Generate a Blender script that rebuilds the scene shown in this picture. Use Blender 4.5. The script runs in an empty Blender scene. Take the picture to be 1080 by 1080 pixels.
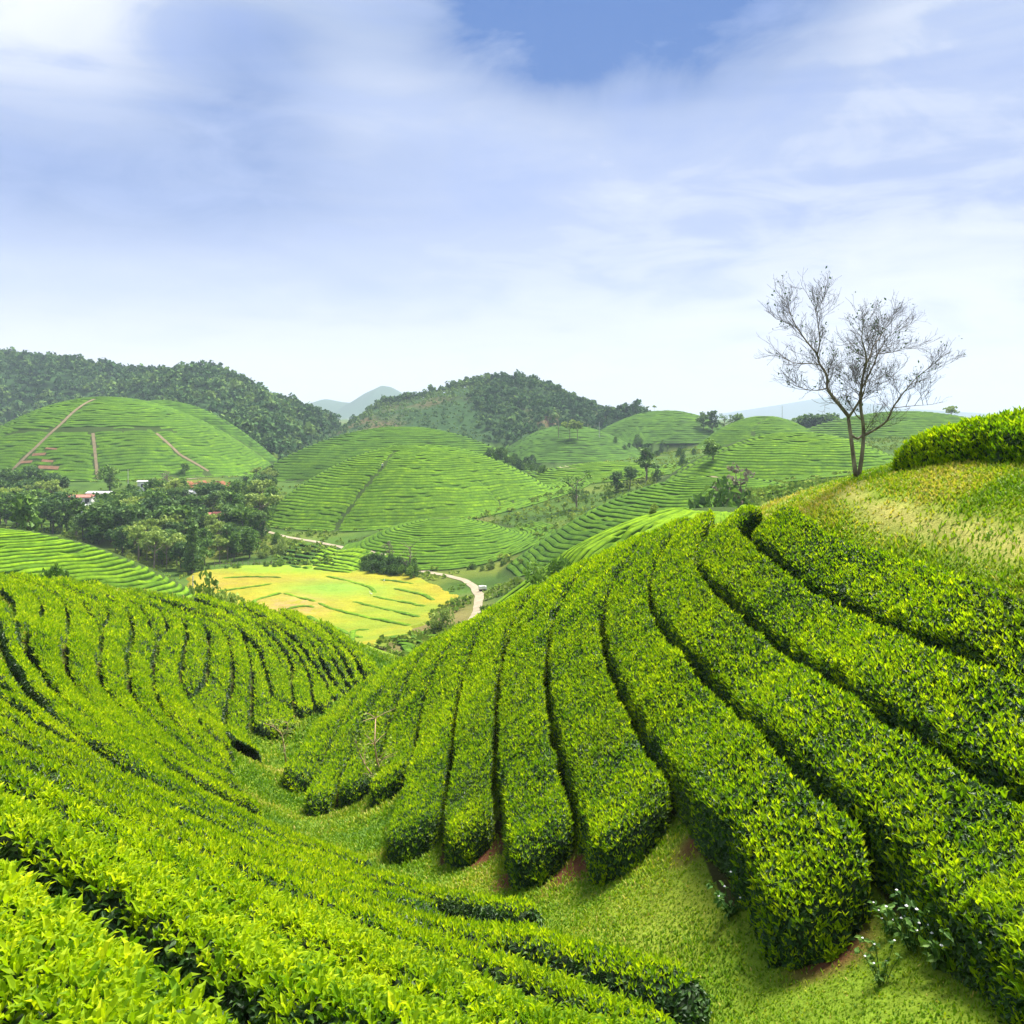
import bpy, math, random
import numpy as np
rng = np.random.default_rng(7); random.seed(7)
S = bpy.context.scene; COL = S.collection
# ------------------------------------------------------------------ camera, light, exposure
F = 935.0; HV = 440.0            # focal length and horizon row of the 1080 px photograph
cam = bpy.data.cameras.new('camera'); camo = bpy.data.objects.new('camera', cam); COL.objects.link(camo)
camo.location = (0, 0, 0); camo.rotation_euler = (math.radians(90), 0, 0)
cam.sensor_fit = 'HORIZONTAL'; cam.sensor_width = 36; cam.lens = 36*F/1080
cam.shift_y = -(540-HV)/1080; cam.clip_start = 0.05; cam.clip_end = 20000
S.camera = camo
S.view_settings.view_transform = 'Standard'; S.view_settings.look = 'None'
S.view_settings.exposure = 1.75; S.view_settings.gamma = 1
SUN_EL, SUN_AZ = math.radians(60), math.radians(42)     # azimuth from +Y (view direction) towards +X
sl = bpy.data.lights.new('sun', 'SUN'); so = bpy.data.objects.new('sun', sl); COL.objects.link(so)
sl.energy = 4.0; sl.angle = math.radians(20); sl.color = (1, .95, .84)
so.rotation_euler = (math.radians(90)-SUN_EL, 0, math.pi-SUN_AZ)
W = bpy.data.worlds.new('World'); S.world = W; W.use_nodes = True
S.cycles.max_bounces = 6; S.cycles.transparent_max_bounces = 4; S.cycles.volume_bounces = 0
S.cycles.use_fast_gi = False
class NT:
    def __init__(s, tree): s.t = tree; tree.nodes.clear()
    def n(s, typ, **kw):
        nd = s.t.nodes.new(typ)
        for k, v in kw.items():
            if k.startswith('i_'):
                key = k[2:]; key = int(key) if key.isdigit() else key.replace('_', ' ')
                sk = nd.inputs[key]
                if isinstance(v, bpy.types.NodeSocket): s.t.links.new(v, sk)
                else: sk.default_value = v
            else: setattr(nd, k, v)
        return nd
    def math(s, op, a, b=0.0, c=0.0, clamp=False):
        nd = s.t.nodes.new('ShaderNodeMath'); nd.operation = op; nd.use_clamp = clamp
        for i, v in enumerate((a, b, c)):
            if isinstance(v, bpy.types.NodeSocket): s.t.links.new(v, nd.inputs[i])
            else: nd.inputs[i].default_value = v
        return nd.outputs[0]
    def mix(s, f, a, b, mode='MIX'):
        nd = s.t.nodes.new('ShaderNodeMix'); nd.data_type = 'RGBA'; nd.blend_type = mode; nd.clamp_factor = True
        for i, v in ((0, f), (6, a), (7, b)):
            if isinstance(v, bpy.types.NodeSocket): s.t.links.new(v, nd.inputs[i])
            else: nd.inputs[i].default_value = v if i == 0 else (*v[:3], 1)
        return nd.outputs[2]
    def ramp(s, f, stops, interp='LINEAR'):
        nd = s.t.nodes.new('ShaderNodeValToRGB'); cr = nd.color_ramp; cr.interpolation = interp
        while len(cr.elements) < len(stops): cr.elements.new(0.5)
        for e, (p, c) in zip(cr.elements, stops): e.position = p; e.color = (*c[:3], 1)
        s.t.links.new(f, nd.inputs[0]); return nd.outputs[0]
    def noise(s, vec, scale, detail=3, rough=.55, dist=0):
        nd = s.t.nodes.new('ShaderNodeTexNoise')
        if vec is not None: s.t.links.new(vec, nd.inputs['Vector'])
        nd.inputs['Scale'].default_value = scale; nd.inputs['Detail'].default_value = detail
        nd.inputs['Roughness'].default_value = rough; nd.inputs['Distortion'].default_value = dist
        return nd.outputs[0]
def pxdir(u, v):
    d = np.array([(u-540)/F, 1.0, -(v-HV)/F]); return d/np.linalg.norm(d)
def build_sky():
    n = NT(W.node_tree)
    sky = n.n('ShaderNodeTexSky', sky_type='NISHITA', sun_disc=False, sun_elevation=SUN_EL, sun_rotation=SUN_AZ)
    tc = n.n('ShaderNodeTexCoord'); d = tc.outputs['Generated']
    sp = n.n('ShaderNodeSeparateXYZ', i_0=d); x, y, z = sp.outputs
    zz = n.math('MAXIMUM', z, 0.0)
    den = n.math('ADD', zz, 0.16)
    px = n.math('DIVIDE', x, den); py = n.math('DIVIDE', y, den)
    p = n.n('ShaderNodeCombineXYZ', i_0=px, i_1=py, i_2=0.0).outputs[0]
    wide = n.noise(p, 0.75, 5, .52, .5)
    fine = n.noise(p, 2.4, 9, .60, .8)
    str_ = n.noise(n.n('ShaderNodeVectorMath', operation='MULTIPLY', i_0=d, i_1=(1.6, 1.6, 11)).outputs[0], 1.5, 5, .5, .6)
    def blob(u, v, sx, sz, amp):
        c = pxdir(u, v)
        dx = n.math('DIVIDE', n.math('SUBTRACT', x, float(c[0])), sx); dz = n.math('DIVIDE', n.math('SUBTRACT', z, float(c[2])), sz)
        dy = n.math('MULTIPLY', n.math('SUBTRACT', y, float(c[1])), 1.2)
        r = n.math('ADD', n.math('ADD', n.math('MULTIPLY', dx, dx), n.math('MULTIPLY', dz, dz)), n.math('MULTIPLY', dy, dy))
        return n.math('MULTIPLY', n.math('POWER', 2.718, n.math('MULTIPLY', r, -1.0)), amp)
    dark = n.math('MULTIPLY', n.math('ADD', n.math('ADD', blob(650, 5, .20, .080, 1.75), blob(255, 75, .085, .08, .62)), blob(90, 175, .34, .09, .55)),
                  n.math('MULTIPLY_ADD', fine, 2.6, -.40))
    dark = n.math('ADD', dark, blob(1000, 150, .30, .13, .20))
    light = n.math('ADD', n.math('ADD', blob(40, 20, .16, .06, .8), blob(990, 340, .30, .14, .7)), blob(960, 40, .10, .07, .35))
    # thin high overcast: pale at the horizon, lavender grey above
    el = n.math('MULTIPLY', zz, 2.3, clamp=True)
    base = n.ramp(el, [(0, (.98, .92, .92)), (.13, (.86, .84, .90)), (.30, (.60, .67, .87)), (.50, (.53, .61, .85)), (.75, (.58, .66, .87)), (1, (.60, .68, .80))])
    vary = n.math('ADD', n.math('MULTIPLY_ADD', str_, 2.6, -1.3), n.math('MULTIPLY_ADD', n.math('MULTIPLY_ADD', fine, .95, n.math('MULTIPLY', wide, .5)), 3.4, -2.46))
    f1 = n.math('ADD', n.math('MULTIPLY', vary, n.math('MULTIPLY', zz, 3.0, clamp=True)), light, clamp=True)
    c = n.mix(f1, base, (.90, .93, .99))
    fneg = n.math('MULTIPLY', n.math('MULTIPLY', vary, -1.0), n.math('MULTIPLY', zz, 2.6, clamp=True), clamp=True)
    c = n.mix(fneg, c, (.36, .47, .82))
    blue = n.mix(.06, (.08, .20, .54), n.mix(1, sky.outputs[0], (.1, .1, .1), 'MULTIPLY'))
    c = n.mix(n.math('MULTIPLY', dark, 1.0, clamp=True), c, blue)
    bg = n.n('ShaderNodeBackground', i_Color=c, i_Strength=SKY_STR)
    n.n('ShaderNodeOutputWorld', i_Surface=bg.outputs[0])
SKY_STR = 0.34
build_sky()
# ------------------------------------------------------------------ helpers
def mesh(name, V, faces, mats, parent=None, attrs=None, mi=None, smooth=False, loc=None):
    """faces: list of (k,n) int arrays (k = 3 or 4)"""
    me = bpy.data.meshes.new(name)
    V = np.asarray(V, np.float32).reshape(-1, 3)
    faces = [np.asarray(f, np.int32) for f in (faces if isinstance(faces, list) else [faces]) if len(f)]
    me.vertices.add(len(V)); me.vertices.foreach_set('co', V.ravel())
    nl = sum(f.size for f in faces); nf = sum(len(f) for f in faces)
    me.loops.add(nl); me.polygons.add(nf)
    if nl:
        me.loops.foreach_set('vertex_index', np.concatenate([f.ravel() for f in faces]))
        tot = np.concatenate([np.full(len(f), f.shape[1], np.int32) for f in faces])
        st = np.r_[0, np.cumsum(tot)[:-1]].astype(np.int32)
        me.polygons.foreach_set('loop_start', st)
        me.polygons.foreach_set('loop_total', tot)
        if mi is not None: me.polygons.foreach_set('material_index', np.asarray(mi, np.int32))
        me.polygons.foreach_set('use_smooth', np.full(nf, bool(smooth)))
    for k, a in (attrs or {}).items():
        a = np.asarray(a, np.float32)
        if a.ndim == 1:
            at = me.attributes.new(k, 'FLOAT', 'POINT'); at.data.foreach_set('value', a)
        else:
            if a.shape[1] == 3: a = np.c_[a, np.ones(len(a), np.float32)]
            at = me.attributes.new(k, 'FLOAT_COLOR', 'POINT'); at.data.foreach_set('color', a.ravel())
    for m in (mats if isinstance(mats, (list, tuple)) else [mats]): me.materials.append(m)
    me.update(calc_edges=True)
    o = bpy.data.objects.new(name, me); COL.objects.link(o)
    if parent: o.parent = parent
    if loc is not None: o.location = loc
    return o
def empty(name, loc=(0, 0, 0), rz=0):
    o = bpy.data.objects.new(name, None); COL.objects.link(o); o.location = loc; o.rotation_euler = (0, 0, rz)
    o.empty_display_size = .3; return o
def tag(o, label=None, cat=None, group=None, kind=None):
    for k, v in (('label', label), ('category', cat), ('group', group), ('kind', kind)):
        if v: o[k] = v
    return o
class MB:
    """collects tubes, boxes and lofts into one mesh"""
    def __init__(s): s.v = []; s.q = []; s.t = []; s.n = 0
    def add(s, V, q=(), t=()):
        s.v.append(np.asarray(V, float).reshape(-1, 3))
        if len(q): s.q.append(np.asarray(q, int)+s.n)
        if len(t): s.t.append(np.asarray(t, int)+s.n)
        s.n += len(s.v[-1])
    def box(s, c, d, rz=0, taper=1.0):
        dx, dy, dz = np.array(d)/2
        V = np.array([(-dx, -dy, -dz), (dx, -dy, -dz), (dx, dy, -dz), (-dx, dy, -dz), (-dx*taper, -dy*taper, dz), (dx*taper, -dy*taper, dz), (dx*taper, dy*taper, dz), (-dx*taper, dy*taper, dz)])
        ca, sa = math.cos(rz), math.sin(rz); V = np.c_[V[:, 0]*ca-V[:, 1]*sa, V[:, 0]*sa+V[:, 1]*ca, V[:, 2]]+np.array(c)
        s.add(V, [(0, 3, 2, 1), (4, 5, 6, 7), (0, 1, 5, 4), (1, 2, 6, 5), (2, 3, 7, 6), (3, 0, 4, 7)])
    def tube(s, pts, rad, k=6, cap=True):
        pts = np.asarray(pts, float); rad = np.broadcast_to(np.asarray(rad, float), (len(pts),))
        T = np.gradient(pts, axis=0); T /= np.linalg.norm(T, axis=1, keepdims=True)+1e-9
        ref = np.array([0, 0, 1.0]) if abs(T[0, 2]) < .9 else np.array([1.0, 0, 0])
        N = np.cross(T, ref); N /= np.linalg.norm(N, axis=1, keepdims=True)+1e-9; B = np.cross(T, N)
        a = np.linspace(0, 2*np.pi, k, endpoint=False)
        R = pts[:, None]+rad[:, None, None]*(np.cos(a)[None, :, None]*N[:, None]+np.sin(a)[None, :, None]*B[:, None])
        V = R.reshape(-1, 3); q = []
        i = np.arange(len(pts)-1)[:, None]; j = np.arange(k)[None]; j2 = (j+1) % k
        q = np.stack([i*k+j, i*k+j2, (i+1)*k+j2, (i+1)*k+j], -1).reshape(-1, 4)
        if cap:
            V = np.vstack([V, pts[0], pts[-1]]); m = len(pts)*k; jj = np.arange(k); jj2 = (jj+1) % k
            t = np.vstack([np.c_[jj2, jj, np.full(k, m)], np.c_[(len(pts)-1)*k+jj, (len(pts)-1)*k+jj2, np.full(k, m+1)]])
        else: t = []
        s.add(V, q, t)
    def build(s, name, mat, parent=None, **kw):
        return mesh(name, np.vstack(s.v), [np.vstack(a) for a in (s.q, s.t) if a], mat, parent, **kw)
def vnoise(x, y, s, seed=0):
    """smooth value noise in [-1,1]"""
    x = np.asarray(x, float)*s+seed*17.31; y = np.asarray(y, float)*s+seed*5.77
    xi = np.floor(x).astype(np.int64); yi = np.floor(y).astype(np.int64); fx = x-xi; fy = y-yi
    fx = fx*fx*(3-2*fx); fy = fy*fy*(3-2*fy)
    def h(a, b):
        k = (a*374761393+b*668265263+seed*974711) & 0x7fffffff
        k = ((k ^ (k >> 13))*1274126177) & 0x7fffffff
        return ((k ^ (k >> 16)) & 0xffff)/32767.5-1
    return (h(xi, yi)*(1-fx)+h(xi+1, yi)*fx)*(1-fy)+(h(xi, yi+1)*(1-fx)+h(xi+1, yi+1)*fx)*fy
def fbm(x, y, s, seed=0, o=3):
    return sum(vnoise(x, y, s*2**i, seed+i)*.5**i for i in range(o))/1.6
# ------------------------------------------------------------------ materials
def mat_new(name):
    m = bpy.data.materials.new(name); m.use_nodes = True; return m, NT(m.node_tree)
def mat_leaf(name, stops, rough=.42, spec=.45, trans=.3, attr='tint', big=0.35):
    """leaf: colour from the per-leaf tint, some light through the blade"""
    m, n = mat_new(name)
    a = n.n('ShaderNodeAttribute', attribute_name=attr)
    c = n.ramp(a.outputs['Fac'], stops)
    g = n.n('ShaderNodeNewGeometry')
    v = n.noise(g.outputs['Position'], big, 3)
    c = n.mix(n.math('MULTIPLY', n.math('SUBTRACT', v, .5), .9, clamp=True), c, (.20, .24, .02))
    p = n.n('ShaderNodeBsdfPrincipled', i_Base_Color=c, i_Roughness=rough)
    p.inputs['Specular IOR Level'].default_value = spec
    t = n.n('ShaderNodeBsdfTranslucent', i_Color=n.mix(1, c, (1.25, 1.3, .6), 'MULTIPLY'))
    x = n.n('ShaderNodeMixShader', i_0=trans, i_1=p.outputs[0], i_2=t.outputs[0])
    n.n('ShaderNodeOutputMaterial', i_Surface=x.outputs[0]); return m
def mat_plain(name, c1, c2, scale=3, rough=.8, bump=0, detail=4, spec=.3, stretch=None):
    m, n = mat_new(name)
    g = n.n('ShaderNodeTexCoord'); v = g.outputs['Object']
    if stretch: v = n.n('ShaderNodeVectorMath', operation='MULTIPLY', i_0=v, i_1=stretch).outputs[0]
    f = n.noise(v, scale, detail)
    c = n.ramp(f, [(.3, c1), (.7, c2)])
    p = n.n('ShaderNodeBsdfPrincipled', i_Base_Color=c, i_Roughness=rough)
    p.inputs['Specular IOR Level'].default_value = spec
    if bump:
        b = n.n('ShaderNodeBump', i_Strength=bump, i_Height=f); b.inputs['Distance'].default_value = .05
        n.t.links.new(b.outputs[0], p.inputs['Normal'])
    n.n('ShaderNodeOutputMaterial', i_Surface=p.outputs[0]); return m
M = {}
M['tea_old'] = mat_leaf('tea_mature_leaf', [(0, (.011, .038, .010)), (.5, (.032, .092, .012)), (1, (.120, .220, .012))], .50, .34, .25)
M['tea_new'] = mat_leaf('tea_young_leaf', [(0, (.100, .215, .004)), (.5, (.290, .420, .004)), (1, (.550, .615, .012))], .6, .12, .45)
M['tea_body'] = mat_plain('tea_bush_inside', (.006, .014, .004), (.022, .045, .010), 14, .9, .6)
M['bark'] = mat_plain('pale_bark', (.13, .10, .075), (.30, .25, .20), 9, .85, .4)
M['bark_dark'] = mat_plain('dark_bark', (.055, .046, .042), (.120, .100, .088), 9, .9, .4)

# ------------------------------------------------------------------ near terrain (a spline through surveyed points)
CAN_L, CAN_R = 0.46, 0.70      # height of the clipped bushes on the left and right slopes
def unp(u, v, Y): return ((u-540)/F*Y, Y, -(v-HV)/F*Y)
CP_L=[(0,1080,3.4),(250,1080,4.2),(500,1080,5.6),(700,1080,7.6),(775,1060,8.6),
(0,890,5.8),(0,790,11.5),(0,740,16.5),(0,680,26),(0,640,37),(0,617,46),
(533,965,12.8),(393,906,17.5),(338,878,21),(292,848,26),(258,800,35),(280,765,41),
(200,1000,5.4),(400,1000,7.6),(200,880,10.8),(350,930,12),(150,800,17),(200,740,31),(100,740,22.5),(100,680,32),
(100,627,49),(200,650,52),(300,670,54),(400,695,57),(320,720,50),(250,700,46)]
CP_R=[(900,940,8.2),(660,890,12.5),(570,900,14.6),(500,880,16.8),(430,880,19),(345,830,28),(290,785,40),
(371,726,46),(411,702,44),(450,678,40),(500,652,36.5),(560,620,33),(620,590,30),(700,562,26.5),(760,543,24),(840,519,21),
(560,750,20.5),(480,770,24),(640,700,20.5),(720,680,17.5),(780,760,12.5),(880,820,10),(800,620,17.5),(900,700,12.5),
(1080,612,11.3),(1080,690,10.3),(1080,830,8.4),(1080,960,7.2),(980,640,13.2),(950,572,16)]
CP_G=[(800,1075,8.2),(900,1060,7.6),(1000,1040,7.2),(1080,1060,6.6),(620,1000,11.2),(700,960,11.2),(480,930,17.2),(400,875,23),(330,830,31),(290,785,39),
(905,502,24),(1080,570,12.8),(980,530,17.5),(1080,510,15.5),(930,500,21.5),(1000,490,19.5),(860,530,20.5)]
XYZ=[(0,0,-1.75),(-4,-1,-.6),(3,-2,-1.9),(5,2,-3.0),(-10,0,1.2),(-12,8,-1.5),(-22,20,-2.5),(-34,36,-4.5),(10,4,-2.6),(14,10,-1.0),(20,20,-.5),(14,26,-1.4),(17,15,-.5),
(-30,60,-11),(-15,66,-15),(-5,68,-19),(2,56,-17.5),(6,48,-14),(10,38,-9),(14,33,-5.5),(20,32,-4),(28,30,-2),(-45,52,-9)]

class TPS:
    def __init__(s, P, lam=0.3):
        s.c = P[:, :2]; n = len(P)
        d = np.hypot(*(s.c[:, None]-s.c[None]).transpose(2, 0, 1))
        A = np.zeros((n+3, n+3)); A[:n, :n] = s.k(d)+lam*np.eye(n); A[:n, n] = 1; A[:n, n+1:] = s.c; A[n:, :n] = A[:n, n:].T
        b = np.zeros(n+3); b[:n] = P[:, 2]; s.w = np.linalg.solve(A, b)
    def k(s, d): return np.where(d > 1e-9, d*d*np.log(np.maximum(d, 1e-9)), 0)/10
    def __call__(s, x, y):
        x = np.asarray(x, float); y = np.asarray(y, float); sh = np.broadcast(x, y).shape
        x = np.broadcast_to(x, sh).ravel(); y = np.broadcast_to(y, sh).ravel(); out = np.empty(len(x)); n = len(s.c)
        for i in range(0, len(x), 20000):
            a = x[i:i+20000]; b = y[i:i+20000]
            d = np.hypot(a[:, None]-s.c[None, :, 0], b[:, None]-s.c[None, :, 1])
            out[i:i+20000] = s.k(d)@s.w[:n]+s.w[n]+s.w[n+1]*a+s.w[n+2]*b
        return out.reshape(sh)
GN = TPS(np.array([(*unp(u, v, Y)[:2], unp(u, v, Y)[2]-CAN_L) for u, v, Y in CP_L]+[(*unp(u, v, Y)[:2], unp(u, v, Y)[2]-CAN_R) for u, v, Y in CP_R]+[unp(u, v, Y) for u, v, Y in CP_G]+XYZ, float))
YS = np.exp(np.linspace(np.log(2.2), np.log(75), 900))
def march(uv, zfun, off=0.0, ys=None):
    ys = YS if ys is None else ys
    uv = np.atleast_2d(np.array(uv, float))
    x = (uv[:, 0:1]-540)/F*ys[None]; z = -(uv[:, 1:2]-HV)/F*ys[None]
    y = np.broadcast_to(ys, x.shape); diff = z-(zfun(x, y)+off); out = []
    for i in range(len(uv)):
        s = np.where(diff[i] < 0)[0]
        if len(s) == 0 or s[0] == 0: j = int(np.argmin(np.abs(diff[i]))); Y = ys[j]
        else:
            j = s[0]; t = diff[i, j-1]/(diff[i, j-1]-diff[i, j]); Y = ys[j-1]*(1-t)+ys[j]*t
        out.append(unp(uv[i, 0], uv[i, 1], Y))
    return np.array(out)

# ------------------------------------------------------------------ far terrain: valley floor, domed tea hills, wooded ridges
def smax(a, b, k): 
    h = np.clip(.5+.5*(a-b)/k, 0, 1); return b*(1-h)+a*h+k*h*(1-h)
BASE = TPS(np.array([unp(u, v, 34*F/(v-HV)) for u, v in [(215, 603), (480, 608), (350, 640), (430, 660), (300, 602), (380, 675), (250, 640), (500, 625)]]
    + [unp(*p) for p in [(540, 600, 190), (620, 580, 172), (690, 556, 160), (760, 540, 150), (60, 540, 300), (150, 515, 335), (235, 513, 345), (10, 520, 320), (100, 560, 240), (200, 590, 215),
       (280, 500, 450), (620, 492, 430), (690, 482, 420), (740, 472, 400), (280, 562, 252), (330, 570, 240), (440, 598, 200), (1000, 470, 330)]]
    + [(0, 98, -33), (-30, 104, -31), (20, 110, -30), (-14, 112, -29), (-70, 100, -31), (-120, 120, -29), (-160, 250, -31), (-220, 350, -26), (60, 60, -13), (110, 100, -12), (160, 200, -12), (220, 400, -10),
       (-600, 800, -14), (600, 800, -12), (0, 800, -18), (0, 1600, -8), (-1500, 1600, -8), (1500, 1600, -8), (0, 4000, -12), (-4000, 6000, -12), (4000, 6000, -12), (-900, 200, -16), (900, 200, -10), (0, -500, -4), (-600, -400, -4), (600, -400, -4), (-60, 0, 3), (60, 0, -4)], float), lam=2.0)
class Dome:
    """a rounded hill: centre column u at depth Y, crown row v, half width and half depth in metres"""
    def __init__(s, u, v, Y, a, b, zb, rot=0, p=1.25, seed=0):
        s.x, s.y, s.zt = unp(u, v, Y); s.a, s.b, s.zb, s.p, s.seed = a, b, zb, p, seed; s.c, s.s = math.cos(math.radians(rot)), math.sin(math.radians(rot))
    def wob(s, th): return 1+.05*np.sin(2*th+s.seed)+.035*np.sin(3*th+2.1*s.seed)+.02*np.sin(5*th+s.seed*1.7)
    def loc(s, x, y):
        dx, dy = x-s.x, y-s.y; X, Yy = (dx*s.c+dy*s.s)/s.a, (-dx*s.s+dy*s.c)/s.b
        return np.hypot(X, Yy), np.arctan2(Yy, X)
    def z(s, x, y):
        r, th = s.loc(x, y); r = r/s.wob(th)
        return np.where(r < 1, s.zb+(s.zt-s.zb)*np.maximum(1-r*r, 0)**s.p, -400.)
    def at(s, r, th):
        r = r*s.wob(th); X, Yy = r*np.cos(th)*s.a, r*np.sin(th)*s.b
        return s.x+X*s.c-Yy*s.s, s.y+X*s.s+Yy*s.c
DOMES = dict(
 central=Dome(440, 469, 300, 56, 52, -35, 0, 1.12, .6), lobe=Dome(468, 547, 226, 27, 34, -35, 8, 1.1, 1.2), behind=Dome(425, 450, 400, 68, 50, -30, 0, 1.1, 2),
 leftfar=Dome(112, 419, 430, 84, 80, -30, 0, 1.1, 3), rightmid=Dome(758, 503, 192, 52, 34, -33, 24, 1.1, 4.2), rightup=Dome(838, 456, 270, 52, 48, -26, 10, 1.1, 5),
 farcone=Dome(806, 439, 400, 40, 45, -22, 0, 1.15, 6), farright=Dome(955, 434, 450, 78, 60, -20, 0, 1.1, 7.5), low=Dome(645, 487, 330, 42, 36, -27, 0, 1.1, 8),
 terrace=Dome(702, 433, 560, 52, 60, -16, 0, 1.15, 9), brown=Dome(600, 449, 520, 46, 80, -24, 0, 1.1, 10), strip=Dome(760, 536, 92, 36, 26, -27, 30, 1.1, 11.3), nose=Dome(-30, 557, 124, 44, 26, -34, -6, 1.15, 12), farleft2=Dome(165, 422, 470, 60, 60, -25, 0, 1.1, 1))
class Ridge:
    def __init__(s, pts, lf, lb, zf, rough):
        w = np.array([unp(*p) for p in pts]); s.w = w[np.argsort(w[:, 0])]; s.lf, s.lb, s.zf, s.rough = lf, lb, zf, rough
    def z(s, x, y):
        yr = np.interp(x, s.w[:, 0], s.w[:, 1]); zr = np.interp(x, s.w[:, 0], s.w[:, 2])
        d = y-yr+s.rough*.25*s.lf*fbm(x, y, 2.2/s.lf, 3)
        t = np.where(d < 0, -d/s.lf, d/s.lb); pr = np.where(t < 1, (.5+.5*np.cos(np.pi*np.clip(t, 0, 1)))**.85, 0)
        e = np.clip(np.minimum(x-s.w[0, 0], s.w[-1, 0]-x)/(.3*s.lf), 0, 1); e = e*e*(3-2*e)
        return np.where(pr*e > 0, s.zf-15+(zr-s.zf+15)*pr*e*(1+s.rough*.2*fbm(x, y, 5/s.lf, 9)*np.clip(t*4, 0, 1)), -400.)
RIDGES = dict(
 wooded_left=Ridge([(-420, 385, 900), (-250, 372, 900), (-100, 368, 900), (0, 377, 880), (60, 384, 870), (130, 394, 850), (160, 399, 840), (190, 396, 800), (225, 393, 770), (245, 400, 740), (270, 418, 700), (300, 433, 660), (330, 444, 630), (375, 470, 600), (420, 480, 560)], 300, 300, -25, .5),
 wooded_mid=Ridge([(280, 470, 700), (330, 441, 760), (380, 433, 760), (412, 427, 760), (450, 419, 760), (490, 409, 760), (520, 405, 760), (545, 404, 760), (570, 409, 760), (600, 422, 760), (640, 437, 760), (665, 445, 760), (720, 462, 740), (800, 480, 740)], 300, 260, -22, .4),
 blue=Ridge([(250, 446, 4000), (300, 436, 4000), (322, 429, 4000), (345, 421, 4000), (360, 424, 4000), (375, 425, 4000), (392, 413, 4000), (405, 407, 4000), (412, 408, 4000), (425, 415, 4000), (440, 426, 4000), (480, 440, 4000), (520, 446, 4000)], 900, 900, -12, .12),
 pale=Ridge([(600, 445, 7500), (760, 437, 7500), (830, 426, 7500), (870, 419, 7500), (930, 430, 7500), (1000, 434, 7500), (1150, 445, 7500)], 1500, 1500, -12, .12),
 knoll=Ridge([(600, 470, 640), (640, 441, 640), (660, 436, 640), (675, 437, 640), (690, 443, 640), (720, 470, 640)], 90, 90, -20, .1))
def zfar(x, y):
    z = BASE(x, y)+.8*fbm(x, y, .02, 21)*np.clip((np.hypot(x, y)-200)/200, 0, 1)
    for d in DOMES.values(): z = smax(z, d.z(x, y), 1.2)
    for r in RIDGES.values(): z = smax(z, r.z(x, y), 3.0)
    return z
def zmix(x, y):
    r = np.hypot(x, y); side = np.clip((x-4)/12, 0, 1)
    r0 = 62-20*side; r1 = 94-26*side
    w = 1-np.clip((r-r0)/(r1-r0), 0, 1); return w*w*(3-2*w)
def H(x, y):
    x = np.asarray(x, float); y = np.asarray(y, float); w = zmix(x, y); out = np.zeros(w.shape)
    a = w > 0; b = w < 1
    if a.any(): out[a] += w[a]*GN(x[a], y[a])
    if b.any(): out[b] += (1-w[b])*zfar(x[b], y[b])
    return out
def H1(x, y): return float(H(np.array([x]), np.array([y]))[0])
YF = np.exp(np.linspace(np.log(60), np.log(1200), 1400))
def at(u, v, ys=None): return march([(u, v)], H, 0, YF if ys is None else ys)[0]

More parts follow.
